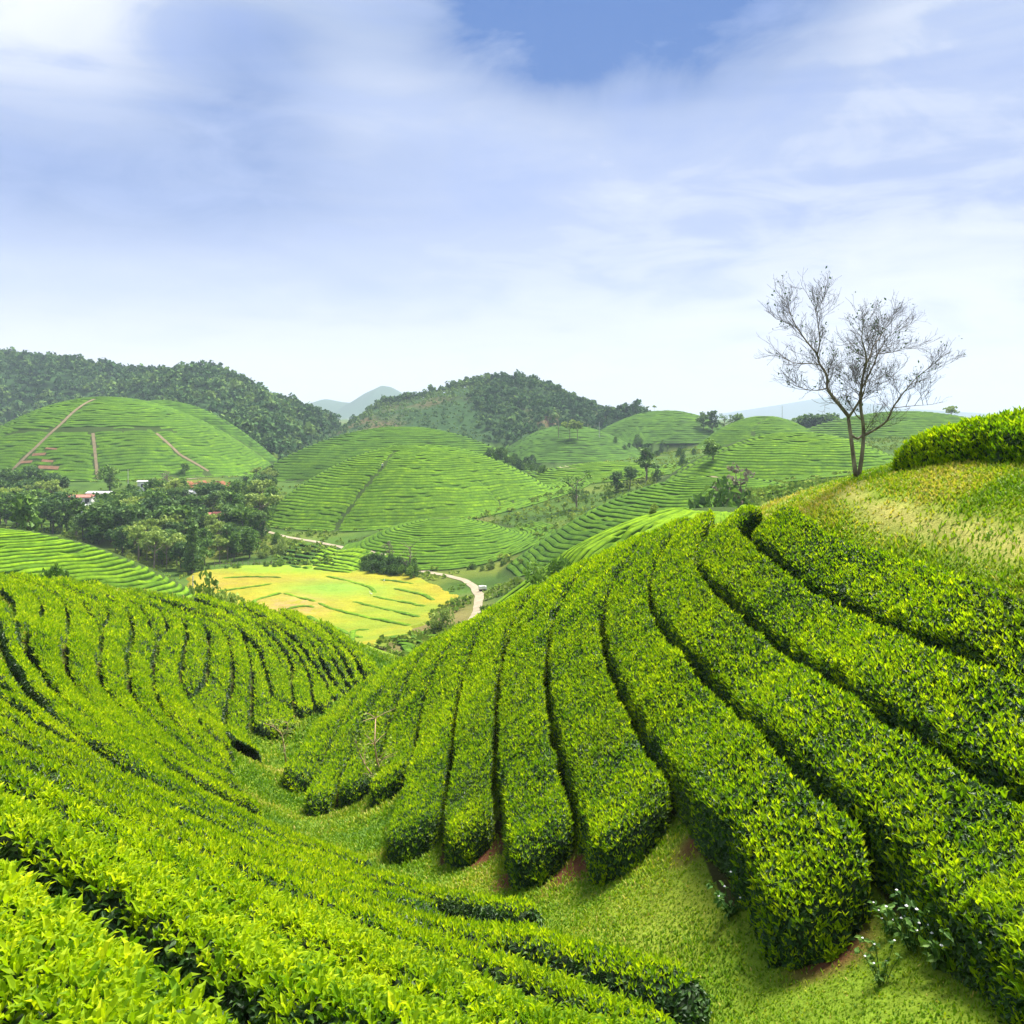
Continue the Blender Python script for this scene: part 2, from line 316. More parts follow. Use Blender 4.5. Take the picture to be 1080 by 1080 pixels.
# ------------------------------------------------------------------ foreground tea rows, traced along the furrows between them
LT = dict(
A=[(364,684),(376,696),(383,713)],
B=[(349,678),(362,696),(369,707),(373,718)],
C=[(333,674),(347,687),(356,702),(369,723)],
D=[(320,671),(335,689),(346,707),(360,726)],
E=[(300,666),(318,682),(333,702),(344,718),(349,733)],
F=[(289,664),(307,680),(322,702),(328,718),(329,736),(334,748)],
G=[(276,662),(285,669),(298,684),(308,700),(310,707),(306,713),(308,727),(309,742),(314,753)],
Gp=[(258,658),(278,673),(291,689),(297,704),(306,713)],
I=[(222,652),(242,658),(258,669),(273,684),(280,707),(284,722),(287,742)],
Ip=[(256,671),(263,690),(266,712),(265,740),(263,766)],
J=[(205,650),(224,656),(238,669),(244,687),(246,709),(243,731),(237,751),(236,764),(242,776),(262,787)],
K=[(185,644),(209,655),(220,667),(221,687),(219,709),(214,725),(199,732),(200,744),(209,762),(220,778),(238,791),(256,797)],
Kp=[(165,642),(180,649),(193,656),(198,668),(193,690),(188,718),(198,731)],
M=[(156,640),(173,651),(178,661),(175,668),(167,671),(165,686),(161,702),(163,722),(167,741),(180,759),(193,773),(207,784),(220,796),(233,804),(250,812)],
Mp=[(138,637),(149,643),(157,653),(158,663),(167,670)],
O=[(118,634),(130,643),(138,652),(140,661),(139,675),(134,688),(135,708),(136,726),(145,743),(161,759),(179,777),(193,789),(209,800),(228,812),(258,822)],
P=[(90,629),(110,641),(116,649),(114,656),(106,660),(107,671),(104,690),(104,708),(110,726),(122,743),(139,759),(155,775),(170,787),(190,800),(212,813),(240,825),(272,833)],
Pp=[(78,629),(94,643),(94,651),(105,659)],
Q=[(46,623),(65,634),(71,643),(72,663),(67,677),(70,702),(81,722),(98,743),(110,758),(130,773),(147,785),(175,804),(200,818),(216,826),(239,836),(267,849),(293,856)],
R=[(24,620),(40,631),(46,641),(42,654),(26,660),(26,675),(36,694),(47,710),(61,730),(75,745),(92,759),(108,773),(130,789),(155,806),(175,820),(200,834),(226,847),(252,857),(278,870),(311,880),(338,886)],
Rp=[(0,621),(12,630),(15,639),(14,649),(25,659)],
S=[(0,677),(10,696),(22,716),(35,730),(55,753),(75,771),(100,788),(122,803),(150,820),(179,837),(210,853),(240,866),(270,878),(310,893),(350,905),(393,915)],
Tp=[(0,718),(16,732),(33,744),(54,754)],
U=[(0,736),(20,751),(41,765),(61,777),(81,789),(102,801),(122,813),(150,830),(180,846),(210,861),(240,874),(275,889),(311,903),(345,916),(392,931),(430,944),(480,961),(533,976)],
V=[(0,757),(40,783),(80,806),(120,828),(160,848),(200,864),(250,884),(300,907),(340,925),(400,952),(430,965)],
W=[(0,779),(22,791),(41,803),(61,815),(79,824),(98,832),(122,844),(143,855),(165,866),(190,879),(226,896),(260,912),(300,931),(340,947),(400,968),(482,992),(535,1011),(570,1022),(611,1036),(649,1048),(680,1056),(718,1064)],
X=[(6,807),(41,823),(59,835),(81,848),(106,860),(143,878),(183,897),(252,927),(304,950),(340,963),(376,978),(407,992),(460,1011),(491,1027),(523,1039),(564,1052),(602,1071)],
Z=[(0,834),(60,864),(120,895),(200,937),(270,975),(335,1007),(407,1040),(480,1077)],
Y=[(0,890),(70,937),(130,972),(195,1012),(255,1058)],
)
RT = dict(
g=[(371,728),(345,749),(329,762),(311,793)],
f=[(397,712),(384,726),(369,744),(355,770),(345,790),(330,818)],
e=[(420,702),(407,723),(394,741),(381,764),(371,793),(358,815),(352,835)],
a=[(455,682),(436,705),(425,726),(417,744),(407,772),(402,785),(395,815)],
b=[(488,664),(472,684),(459,707),(446,736),(441,764),(436,793),(425,812)],
c=[(515,650),(500,674),(493,700),(485,723),(480,749),(477,775),(473,806),(469,837),(466,850),(464,864)],
d=[(555,630),(543,647),(532,682),(525,715),(524,753),(521,796),(524,830),(529,845),(528,858)],
k=[(610,604),(591,633),(580,662),(576,703),(580,740),(587,777),(599,814),(608,840),(611,866)],
m=[(660,592),(643,621),(634,647),(639,681),(654,718),(669,747),(687,781),(706,802),(720,824)],
n=[(702,574),(687,600),(685,627),(693,649),(715,675),(738,696),(757,716),(781,742),(820,779),(851,803),(876,828),(911,853),(932,868),(950,890)],
o=[(747,550),(736,567),(736,591),(754,617),(780,639),(810,661),(839,684),(873,702),(902,724),(939,745),(973,769),(992,779),(1017,796),(1052,814),(1080,828)],
p=[(806,534),(786,543),(780,554),(802,573),(828,591),(847,606),(876,624),(917,638),(954,656),(984,669),(1017,682),(1050,691),(1080,699)],
q=[(839,528),(876,554),(939,571),(998,589),(1035,601),(1080,612)],
)
RX = dict(mx=[(720,824),(735,850),(763,868),(780,897),(800,937),(820,985)], nx=[(950,890),(974,930),(1010,952),(1052,968),(1080,1007)])

def smooth_line(p, ds=.25, sig=.5):
    d = np.r_[0, np.cumsum(np.hypot(*np.diff(p[:, :2], axis=0).T))]
    keep = np.r_[True, np.diff(d) > 1e-4]; p = p[keep]; d = d[keep]
    t = np.arange(0, d[-1], ds); q = np.c_[np.interp(t, d, p[:, 0]), np.interp(t, d, p[:, 1])]
    k = np.exp(-.5*(np.arange(-8, 9)*ds/sig)**2); k /= k.sum()
    if len(q) > 4:
        e0 = q[0]-(q[1]-q[0])*np.arange(8, 0, -1)[:, None]; e1 = q[-1]+(q[-1]-q[-2])*np.arange(1, 9)[:, None]
        qq = np.vstack([e0, q, e1]); q = np.c_[np.convolve(qq[:, 0], k, 'valid'), np.convolve(qq[:, 1], k, 'valid')]
    return q
def extend(q, n0, n1):
    def ex(a, b, n):
        d = a-b; d = d/np.linalg.norm(d); return a+d*.25*np.arange(1, int(n/.25)+1)[:, None]
    if n0: q = np.vstack([ex(q[0], q[min(6, len(q)-1)], n0)[::-1], q])
    if n1: q = np.vstack([q, ex(q[-1], q[-min(7, len(q))], n1)])
    return q
def resmooth(q, sig): return smooth_line(np.c_[q, np.zeros(len(q))], .25, sig)
def prep(tr, ext, CAN):
    out = {}
    for k, v in tr.items():
        q = smooth_line(march(v, GN, CAN)[:, :2]); out[k] = extend(q, *ext.get(k, (0, 0)))
    return out
def row_widths(q, segA, segB, side, wmax, wdef, tail=0):
    T = np.gradient(q, axis=0); T /= np.linalg.norm(T, axis=1, keepdims=True); N = np.c_[-T[:, 1], T[:, 0]]*side
    d = segB-segA; w = np.full(len(q), np.nan)
    for i in range(len(q)):
        r = segA-q[i]; den = N[i, 0]*d[:, 1]-N[i, 1]*d[:, 0]; den = np.where(abs(den) < 1e-9, 1e-9, den)
        t = (r[:, 0]*d[:, 1]-r[:, 1]*d[:, 0])/den; s = (r[:, 0]*N[i, 1]-r[:, 1]*N[i, 0])/den
        ok = (s >= 0) & (s <= 1) & (t > .04) & (t < wmax)
        if ok.any(): w[i] = t[ok].min()
    if np.isnan(w).all(): w[:] = wdef
    else:
        idx = np.where(~np.isnan(w))[0]; l = idx[-1]; w = np.interp(np.arange(len(w)), idx, w[idx]); k = np.arange(len(w))-l
        if tail: w = np.where(k > 0, w+(min(tail, w[l])-w)*np.clip(k/5, 0, 1), w)
    return N, w
def body_profile(crown, n=15):
    t = np.linspace(-1, 1, n); t = np.sign(t)*np.abs(t)**.55; h = (1-np.abs(t)**crown)**.5
    return t, h
def leaf_batch(P, Nn, Tn, size, tint, detailed, curl=.25, aspect=.42):
    """P base point, Nn blade normal, Tn blade direction; returns V, faces, tint"""
    n = len(P); B = np.cross(Nn, Tn); L = size[:, None]; w = L*aspect
    if detailed:
        c = curl*size[:, None]
        m1 = P+Tn*L*.38-Nn*c*.15; m2 = P+Tn*L*.72-Nn*c*.05; tp = P+Tn*L-Nn*c*.55
        up = Nn*size[:, None]*.10
        V = np.stack([P, m1+B*w*.5+up, m2+B*w*.38+up, tp, m2-B*w*.38+up, m1-B*w*.5+up, m1, m2], 1)
        b = np.arange(n)[:, None]*8
        q = np.vstack([b+[6, 1, 2, 7], b+[5, 6, 7, 4]]); t = np.vstack([b+[0, 1, 6], b+[0, 6, 5], b+[7, 2, 3], b+[4, 7, 3]])
        return V.reshape(-1, 3), q, t, np.repeat(tint, 8)
    V = np.stack([P, P+Tn*L*.5+B*w*.5+Nn*L*.06, P+Tn*L-Nn*L*.08, P+Tn*L*.5-B*w*.5+Nn*L*.06], 1)
    b = np.arange(n)[:, None]*4
    return V.reshape(-1, 3), b+[0, 1, 2, 3], np.zeros((0, 3), int), np.repeat(tint, 4)
def unit(v): return v/(np.linalg.norm(v, axis=1, keepdims=True)+1e-9)
class LeafSet:
    def __init__(s): s.v = []; s.q = []; s.t = []; s.a = []; s.n = 0
    def add(s, b):
        V, q, t, a = b; s.v.append(V); s.a.append(a)
        if len(q): s.q.append(q+s.n)
        if len(t): s.t.append(t+s.n)
        s.n += len(V)
    def build(s, name, mat, parent):
        if not s.n: return None
        return mesh(name, np.vstack(s.v), [np.vstack(a) for a in (s.q, s.t) if a], mat, parent, {'tint': np.concatenate(s.a)})
NLEAF = [0]
def grow(V, nu, nv, side, root, young, lush, scale=1.0, bias=0):
    """cover a lofted bush body (nu x nv grid) with leaves; young = share of shoots on top"""
    G4 = V.reshape(nu, nv, 3)
    a, b, c, d = G4[:-1, :-1], G4[1:, :-1], G4[1:, 1:], G4[:-1, 1:]
    nrm = np.cross(b-a, d-a); nrm2 = np.cross(d-c, b-c); nn = nrm+nrm2
    area = .5*(np.linalg.norm(nrm, axis=2)+np.linalg.norm(nrm2, axis=2)).ravel()
    cen = ((a+b+c+d)/4).reshape(-1, 3); nn = unit(nn.reshape(-1, 3))
    flip = nn[:, 2] < -0.02; 
    Y = np.maximum(cen[:, 1], .3); dist = np.linalg.norm(cen, axis=1)
    u = 540+F*cen[:, 0]/Y; v = HV-F*cen[:, 2]/Y
    inside = (u > -170) & (u < 1250) & (v < 1260) & (cen[:, 1] > 1.2)
    facing = (nn*-cen).sum(1)/dist
    sz = np.maximum(.076*scale, .0042*dist); sz = np.where(inside, sz, np.maximum(sz, .16))
    cover = np.where(inside, lush, 1.2)*np.where(facing > -.12, 1.0, .22)
    cnt = cover*area/(.27*sz**2)
    k = rng.poisson(cnt); idx = np.repeat(np.arange(len(cen)), k); n = len(idx)
    if n == 0: return
    i, j = np.divmod(idx, nv-1); s, t = rng.random((2, n, 1))
    P = (a[i, j]*(1-s)+b[i, j]*s)*(1-t)+(d[i, j]*(1-s)+c[i, j]*s)*t
    N = nn[idx]; size = sz[idx]; dd = dist[idx]*rng.uniform(.75, 1.3, n)
    up = N[:, 2]; patch = np.clip(.5+.35*fbm(P[:, 0], P[:, 1], .45, 31)+.45*fbm(P[:, 0]+P[:, 2], P[:, 1]-P[:, 2], 3.2, 33), 0, 1)
    isnew = (rng.random(n) < young*np.clip((up-side)/.4, 0, 1)*(.35+1.3*patch))
    az = rng.random(n)*2*np.pi
    rnd = unit(rng.normal(size=(n, 3)))
    foli, shoo = LeafSet(), LeafSet()
    for det in (True, False):
        m = (~isnew) & ((dd < 9) == det)
        if m.any():
            nm = m.sum(); Nn = unit(N[m]*.9+rnd[m]*.85+np.array([0, 0, .35])); T = unit(np.cross(Nn, unit(rng.normal(size=(nm, 3))))+N[m]*.25)
            Nn = unit(Nn-T*(Nn*T).sum(1, keepdims=True))
            sz_ = size[m]*rng.uniform(.7, 1.25, nm); p = P[m]-T*sz_[:, None]*.4-N[m]*(rng.random((nm, 1))*.02-.008)
            tint = np.clip(rng.beta(1.6, 2.2, nm)*.8+.25*patch[m]*np.clip(up[m], 0, 1), 0, 1)
            foli.add(leaf_batch(p, Nn, T, sz_, tint, det, .3, .46))
        m = isnew & ((dd < 9) == det)
        if m.any():
            nm = m.sum(); base = P[m]; ups = unit(N[m]*.35+np.array([0, 0, 1.0])+.22*rnd[m]); sz_ = size[m]*np.clip(rng.lognormal(-.20, .28, nm), .4, 1.5)
            side = unit(np.cross(ups, rnd[m])); stem = sz_[:, None]*ups*.35*rng.random((nm, 1))
            tint = np.clip(bias+.05+.62*patch[m]+rng.normal(0, .24, nm), 0, 1)
            for q in range(3 if det else 2):
                ang = q*2.3+az[m]; s2 = np.cross(ups, side); hd = side*np.cos(ang)[:, None]+s2*np.sin(ang)[:, None]
                tilt = (.25, .55, .85)[q]; T = unit(ups*(1.1-tilt*.62)+hd*tilt*.75); Nn = unit(ups-T*(ups*T).sum(1, keepdims=True))
                shoo.add(leaf_batch(base+stem, Nn, T, sz_*(.72, .95, 1.05)[q], np.clip(tint-(0, .1, .22)[q], 0, 1), det, .35, .32))
    NLEAF[0] += n
    if dist.mean() > 33 and shoo.n:                      # too far off to tell shoots from leaves: one foliage mesh
        nq, nt = [sum(len(a) for a in z) for z in ((foli.q+shoo.q), (foli.t+shoo.t))]; k = foli.n
        mesh('foliage', np.vstack(foli.v+shoo.v), [a for a in (np.vstack(foli.q), np.vstack(shoo.q)+k) if len(a)], [M['tea_old'], M['tea_new']], root, {'tint': np.concatenate(foli.a+shoo.a)}, mi=np.r_[np.zeros(sum(len(a) for a in foli.q)), np.ones(sum(len(a) for a in shoo.q))])
    else:
        foli.build('foliage', M['tea_old'], root); shoo.build('young_shoots', M['tea_new'], root)
def tea_row(q, N, w, label, group, young, lush, height=.46, inset=.05, scale=1.0, taper0=.6, taper1=.9, side_young=-.15, rise=0, crown=15.0, lumpy=1.0, bias=0.0):
    """one clipped row: the strip between q and q+N*w"""
    n = len(q); dist = np.hypot(q[:, 0], q[:, 1]).mean()
    prof_t, prof_h = body_profile(crown); nv = len(prof_t)
    s = np.arange(n)*.25; L = s[-1]
    e = np.minimum(np.clip(s/taper0, 0, 1), np.clip((L-s)/taper1, 0, 1)); ew = (1-(1-e)**2.2)**.5; eh = (1-(1-e)**2.4)**.55
    ew = np.maximum(ew, .04); eh = np.maximum(eh, .02)
    c = q+N*(w/2)[:, None]; hw = np.maximum(w/2-max(.025+.0022*dist, inset-.0028*dist), .12)*ew
    X = c[:, 0:1]+N[:, 0:1]*hw[:, None]*prof_t; Yy = c[:, 1:2]+N[:, 1:2]*hw[:, None]*prof_t
    lump = (fbm(X, Yy, .9, 5)*.065+fbm(X, Yy, 2.6, 6)*.045)*lumpy
    side = (prof_t*np.abs(prof_t)**3)[None]*fbm(X, Yy, 1.9, 8)*.09*lumpy
    X += N[:, 0:1]*side; Yy += N[:, 1:2]*side
    hh = (np.clip(w/1.0, .6, 1)*(1+rise*s/max(L, .1)))[:, None]
    Z = GN(X, Yy)-.05+(height*hh*eh[:, None]*prof_h[None])+lump*prof_h[None]
    V = np.stack([X, Yy, Z], 2).reshape(-1, 3)
    i = np.arange(n-1)[:, None]; j = np.arange(nv-1)[None]
    f = np.stack([i*nv+j, (i+1)*nv+j, (i+1)*nv+j+1, i*nv+j+1], -1).reshape(-1, 4)
    a = V[f[0, 0]]; nz = np.cross(V[f[:, 1]]-V[f[:, 0]], V[f[:, 3]]-V[f[:, 0]])[:, 2].sum()
    if nz < 0:
        f = f[:, ::-1]; V = V.reshape(n, nv, 3)[:, ::-1].reshape(-1, 3); f = f[:, ::-1]
        f = np.stack([i*nv+j, (i+1)*nv+j, (i+1)*nv+j+1, i*nv+j+1], -1).reshape(-1, 4)
    root = empty('tea_row', (0, 0, 0)); tag(root, label, 'tea row', group)
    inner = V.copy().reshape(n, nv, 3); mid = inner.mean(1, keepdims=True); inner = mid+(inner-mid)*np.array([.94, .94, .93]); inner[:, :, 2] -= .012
    mesh('dark_core', inner.reshape(-1, 3), f, M['tea_body'], root, smooth=True)  # solid dark body added under the leaves, closes gaps and gives dark depth
    grow(V, n, nv, side_young, root, young, lush, scale, bias)
    return root
def cut(w, lo=.36):
    """runs of samples wide enough to hold bushes"""
    ok = w > lo; runs = []; st = None
    for i, o in enumerate(ok):
        if o and st is None: st = i
        if (not o or i == len(ok)-1) and st is not None:
            en = i if not o else i+1
            if en-st >= 6: runs.append((st, en))
            st = None
    return runs
def rows_from(lines, hits, order, side, wmax, wdef, style, tails={}):
    segs = []
    for k, q in list(lines.items())+list(hits.items()): segs.append((k, q[:-1], q[1:]))
    for k in order:
        q = lines[k]; A = np.vstack([s[1] for s in segs if s[0] != k]); B = np.vstack([s[2] for s in segs if s[0] != k])
        N, w = row_widths(q, A, B, side, wmax.get(k, 2.3), wdef.get(k, 1.3), tails.get(k, 0))
        w = np.clip(w, .2, wmax.get(k, 2.3))
        kk = np.exp(-.5*(np.arange(-8, 9)*.25/.45)**2); kk /= kk.sum(); ws = np.convolve(np.pad(w, 8, mode='edge'), kk, 'valid')
        Nx = np.convolve(np.pad(N[:, 0], 8, mode='edge'), kk, 'valid'); Ny = np.convolve(np.pad(N[:, 1], 8, mode='edge'), kk, 'valid')
        N = unit(np.c_[Nx, Ny])
        runs = cut(ws)
        for r, (i0, i1) in enumerate(runs): style(k, r, q[i0:i1], N[i0:i1], np.minimum(ws, w+.25)[i0:i1])

NUM = ['first', 'second', 'third', 'fourth', 'fifth', 'sixth', 'seventh', 'eighth', 'ninth', 'tenth', 'eleventh', 'twelfth', 'thirteenth', 'fourteenth', 'fifteenth', 'sixteenth', 'seventeenth', 'eighteenth', 'nineteenth', 'twentieth']
NUM += ['twenty-'+a for a in NUM[:9]]+['thirtieth']+['thirty-'+a for a in NUM[:9]]+['fortieth']+['forty-'+a for a in NUM[:9]]+['fiftieth']+['fifty-'+a for a in NUM[:9]]+['sixtieth']
GRID = np.zeros((320, 400), bool); GX0, GY0, GS = -60.0, -5.0, .25          # where tea stands (soil below, no grass)
def mark(q, N, w):
    q, N, w = q[3:-3], N[3:-3], w[3:-3]
    for t in np.linspace(.16, .84, 9):
        p = q+N*(w*t)[:, None]; i = ((p[:, 1]-GY0)/GS).astype(int); j = ((p[:, 0]-GX0)/GS).astype(int)
        ok = (i >= 0) & (i < 320) & (j >= 0) & (j < 400); GRID[i[ok], j[ok]] = True
cnt = {'L': 0, 'P': 0, 'R': 0}
def style_left(k, r, q, N, w):
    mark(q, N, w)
    if len(k) > 1 or r > 0:
        cnt['P'] += 1; lab = f'short tea row wedged between longer ones on the left slope, {NUM[cnt["P"]-1]} from far tip'
    else:
        cnt['L'] += 1; lab = f'long bright clipped tea row on the left slope, {NUM[cnt["L"]-1]} from its far tip'
    tea_row(q, N, w, lab, 'clipped tea rows on the left slope', .70 if k in 'UVWXZYNN' else .82, 2.5, bias=.10, height=.60 if k in 'STpUVWXZYNN' else .56, inset=.15 if k in 'ZYNN' else .22, scale=1.15, taper1=.6, side_young=.60 if k in 'STpUVWXZYNN' else .15, crown=3.0 if k in 'STpUVWXZYNN' else 4.5 if k in 'MOPQR' else 6.5)
def style_right(k, r, q, N, w):
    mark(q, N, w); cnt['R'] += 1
    tea_row(q, N, w, f'dark green clipped tea row on the right slope, {NUM[cnt["R"]-1]} from far low end', 'clipped tea rows on the right slope', .33, 3.2, height=.70, inset=.045, scale=1.2)
top = {k: (6, 0) for k in 'ABCDEFGIJKMOPQR'}; top.update({k: (6, 0) for k in ('Gp', 'Kp', 'Mp', 'Pp', 'Rp')}); top.update({k: (9, 0) for k in ('S', 'Tp', 'U', 'V', 'W', 'X', 'Z', 'Y')})
top['Z'] = (9, 2.0); top['X'] = (9, .9); top['Y'] = (7, 3.5); top['Ip'] = (0, 0)
LL = prep(LT, top, CAN_L)
T = np.gradient(LL['Y'], axis=0); T = unit(T); N = np.c_[-T[:, 1], T[:, 0]]
LL['N'] = LL['Y']-N*1.45; LL['NN'] = resmooth(LL['Y']-N*2.9, 1.0)
rows_from(LL, {}, ['A', 'B', 'C', 'D', 'E', 'F', 'G', 'Gp', 'I', 'Ip', 'J', 'K', 'Kp', 'M', 'Mp', 'O', 'P', 'Pp', 'Q', 'R', 'Rp', 'S', 'Tp', 'U', 'V', 'W', 'X', 'Z', 'Y', 'N', 'NN'], 1, {}, {}, style_left, dict(R=.9, S=1.0, U=1.0, W=1.15, Q=1.0, J=.9, K=1.0, M=1.0, O=1.0, P=1.0, I=1.0))
RR = prep(RT, {k: (4.5, 0) for k in RT} | {'g': (3, 0), 'o': (2, 3), 'p': (.3, 4), 'q': (.8, 4)}, CAN_R)
RH = prep(RX, {'nx': (0, 2)}, CAN_R)
rows_from(RR, RH, list(RT), -1, {'p': 2.0, 'q': 2.1, 'n': 2.2, 'o': 2.2}, {'g': 1.25}, style_right)
# the hedge on the bank above the path, three rows deep
hb = smooth_line(march([(924, 502), (936, 500), (960, 496), (1000, 491), (1040, 489), (1080, 489)], GN, 0)[:, :2]); hb = extend(hb, 0, 5)
T = unit(np.gradient(hb, axis=0)); N = np.c_[-T[:, 1], T[:, 0]]
for i in range(3):
    qq = hb+N*(1.5*i); qq = qq[4*i:]; ww = np.full(len(qq), 1.5); mark(qq, N[4*i:], ww)
    tea_row(qq, N[4*i:], ww, ('leafy untrimmed tea row at the edge of the grassy bank above the dirt path', 'tea row behind the front one on the bank above the dirt path', 'tea row crowning the bank above the dirt path against the sky')[i], 'tea rows on the bank above the path', .75, 3.4, height=.62, scale=1.9, taper0=1.1, rise=.5, side_young=-.7, crown=5, lumpy=2.2)
print('leaves', NLEAF[0])

# ------------------------------------------------------------------ the ground: one sheet from under the camera to the horizon
def ground_mesh():
    az = np.unique(np.r_[np.linspace(-36, 36, 620), np.linspace(-180, -36, 60), np.linspace(36, 180, 60)])[:-1]
    rr = np.exp(np.linspace(np.log(.6), np.log(9000), 900)); a = np.radians(az)
    X = rr[:, None]*np.sin(a); Y = rr[:, None]*np.cos(a); nr, na = X.shape
    Z = H(X.ravel(), Y.ravel()).reshape(nr, na)
    r2 = np.hypot(X, Y)
    Z -= np.clip((r2-8000)/1000, 0, 1)*150
    V = np.vstack([np.stack([X, Y, Z], 2).reshape(-1, 3), [[0, 0, float(GN(0, 0))]]])
    i = np.arange(nr-1)[:, None]; j = np.arange(na)[None]; j2 = (j+1) % na
    q = np.stack([i*na+j, (i+1)*na+j, (i+1)*na+j2, i*na+j2], -1).reshape(-1, 4)[:, ::-1]
    jj = np.arange(na); t = np.c_[jj, np.full(na, nr*na), (jj+1) % na][:, ::-1]
    x, y, z = V.T
    # cover: 0 meadow, then soil under tea, tea hill ground, wood floor, dry grass
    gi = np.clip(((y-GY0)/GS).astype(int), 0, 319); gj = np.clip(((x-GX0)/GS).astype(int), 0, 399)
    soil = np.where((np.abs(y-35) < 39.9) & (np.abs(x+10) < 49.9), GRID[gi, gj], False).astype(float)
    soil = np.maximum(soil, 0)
    col = np.tile(np.array([.120, .185, .014]), (len(x), 1))
    r = np.hypot(x, y); nz = fbm(x, y, .8, 41)
    def put(m, c):
        m = np.clip(m, 0, 1)[:, None]; col[:] = col*(1-m)+np.array(c)*m
    put((fbm(x, y, .35, 43)*1.6+.1)*(r < 95), (.17, .22, .022))
    put((r > 90)*1.0, (.055, .105, .016)); put((r > 90)*(fbm(x, y, .035, 44)*1.7), (.115, .135, .022)); put((r > 90)*(fbm(x, y, .09, 45)*2-.2), (.030, .062, .012)); put((r > 90)*(fbm(x, y, .022, 46)*2.2-.9), (.16, .12, .05))
    for k, d in DOMES.items():
        rl, th = d.loc(x, y); rl = rl/d.wob(th); m = (np.clip((1-rl)/.04, 0, 1))*(zmix(x, y) < .5)*(np.abs(z-d.z(x, y)) < 3)
        put(m*.95, (.035, .060, .014)); 
    zf = z
    for k, rd in RIDGES.items():
        m = np.clip((zf-rd.zf-4)/4, 0, 1)*(np.abs(z-rd.z(x, y)) < 3)*(r > 430)
        put(m, (.030, .068, .020)); put(m*(fbm(x, y, .016, 47)*2.6-.9)*(k == 'wooded_mid'), (.13, .095, .045))
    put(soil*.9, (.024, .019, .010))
    for a in SOILS: put(np.clip(1.5-np.hypot(x-a[0], y-a[1])/a[2]*1.2+.7*nz, 0, 1)*(r < 40), (.115, .048, .024))
    path = np.clip(1-np.abs(path_dist(x, y)-0)/.55+.5*nz, 0, 1)*(r < 40)
    put(path*.9, (.33, .30, .085))
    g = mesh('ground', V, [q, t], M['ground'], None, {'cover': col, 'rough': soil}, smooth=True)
    tag(g, 'rolling grassy ground of the tea valley', 'ground', kind='structure'); return g
PATH = march([(898, 512), (897, 520), (910, 530), (935, 540), (970, 551), (1010, 560), (1050, 567), (1080, 575)], GN, 0)[:, :2]
SOILS = [(*march([p[:2]], GN, 0)[0][:2], p[2]) for p in [(545, 922, .45), (512, 902, .5), (608, 912, .6), (480, 900, .35), (742, 880, .5), (880, 1002, .4), (640, 905, .4), (352, 842, .5), (420, 900, .35)]]
def path_dist(x, y):
    d = np.full(x.shape, 1e3)
    near = (np.abs(x-8) < 14) & (np.abs(y-18) < 14)
    xx, yy = x[near], y[near]; dd = np.full(xx.shape, 1e3)
    for a, b in zip(PATH[:-1], PATH[1:]):
        ab = b-a; t = np.clip(((xx-a[0])*ab[0]+(yy-a[1])*ab[1])/(ab@ab), 0, 1)
        dd = np.minimum(dd, np.hypot(xx-a[0]-t*ab[0], yy-a[1]-t*ab[1]))
    d[near] = dd; return d
def mat_ground():
    m, n = mat_new('ground_cover')
    a = n.n('ShaderNodeAttribute', attribute_name='cover'); g = n.n('ShaderNodeNewGeometry')
    f1 = n.noise(g.outputs['Position'], 2.2, 5, .6); f2 = n.noise(g.outputs['Position'], 17, 4, .6); f3 = n.noise(g.outputs['Position'], .06, 4)
    f = n.math('MULTIPLY', n.math('MULTIPLY', n.math('MULTIPLY_ADD', f1, 1.1, .45), n.math('MULTIPLY_ADD', f2, 1.0, .5)), n.math('MULTIPLY_ADD', f3, .8, .6))
    c = n.mix(1, a.outputs['Color'], n.n('ShaderNodeCombineColor', i_0=f, i_1=f, i_2=f).outputs[0], 'MULTIPLY')
    p = n.n('ShaderNodeBsdfPrincipled', i_Base_Color=c, i_Roughness=.9); p.inputs['Specular IOR Level'].default_value = .04
    b = n.n('ShaderNodeBump', i_Strength=.6, i_Height=f2); b.inputs['Distance'].default_value = .06
    n.t.links.new(b.outputs[0], p.inputs['Normal'])
    n.n('ShaderNodeOutputMaterial', i_Surface=p.outputs[0]); return m
M['ground'] = mat_ground()
ground_mesh()
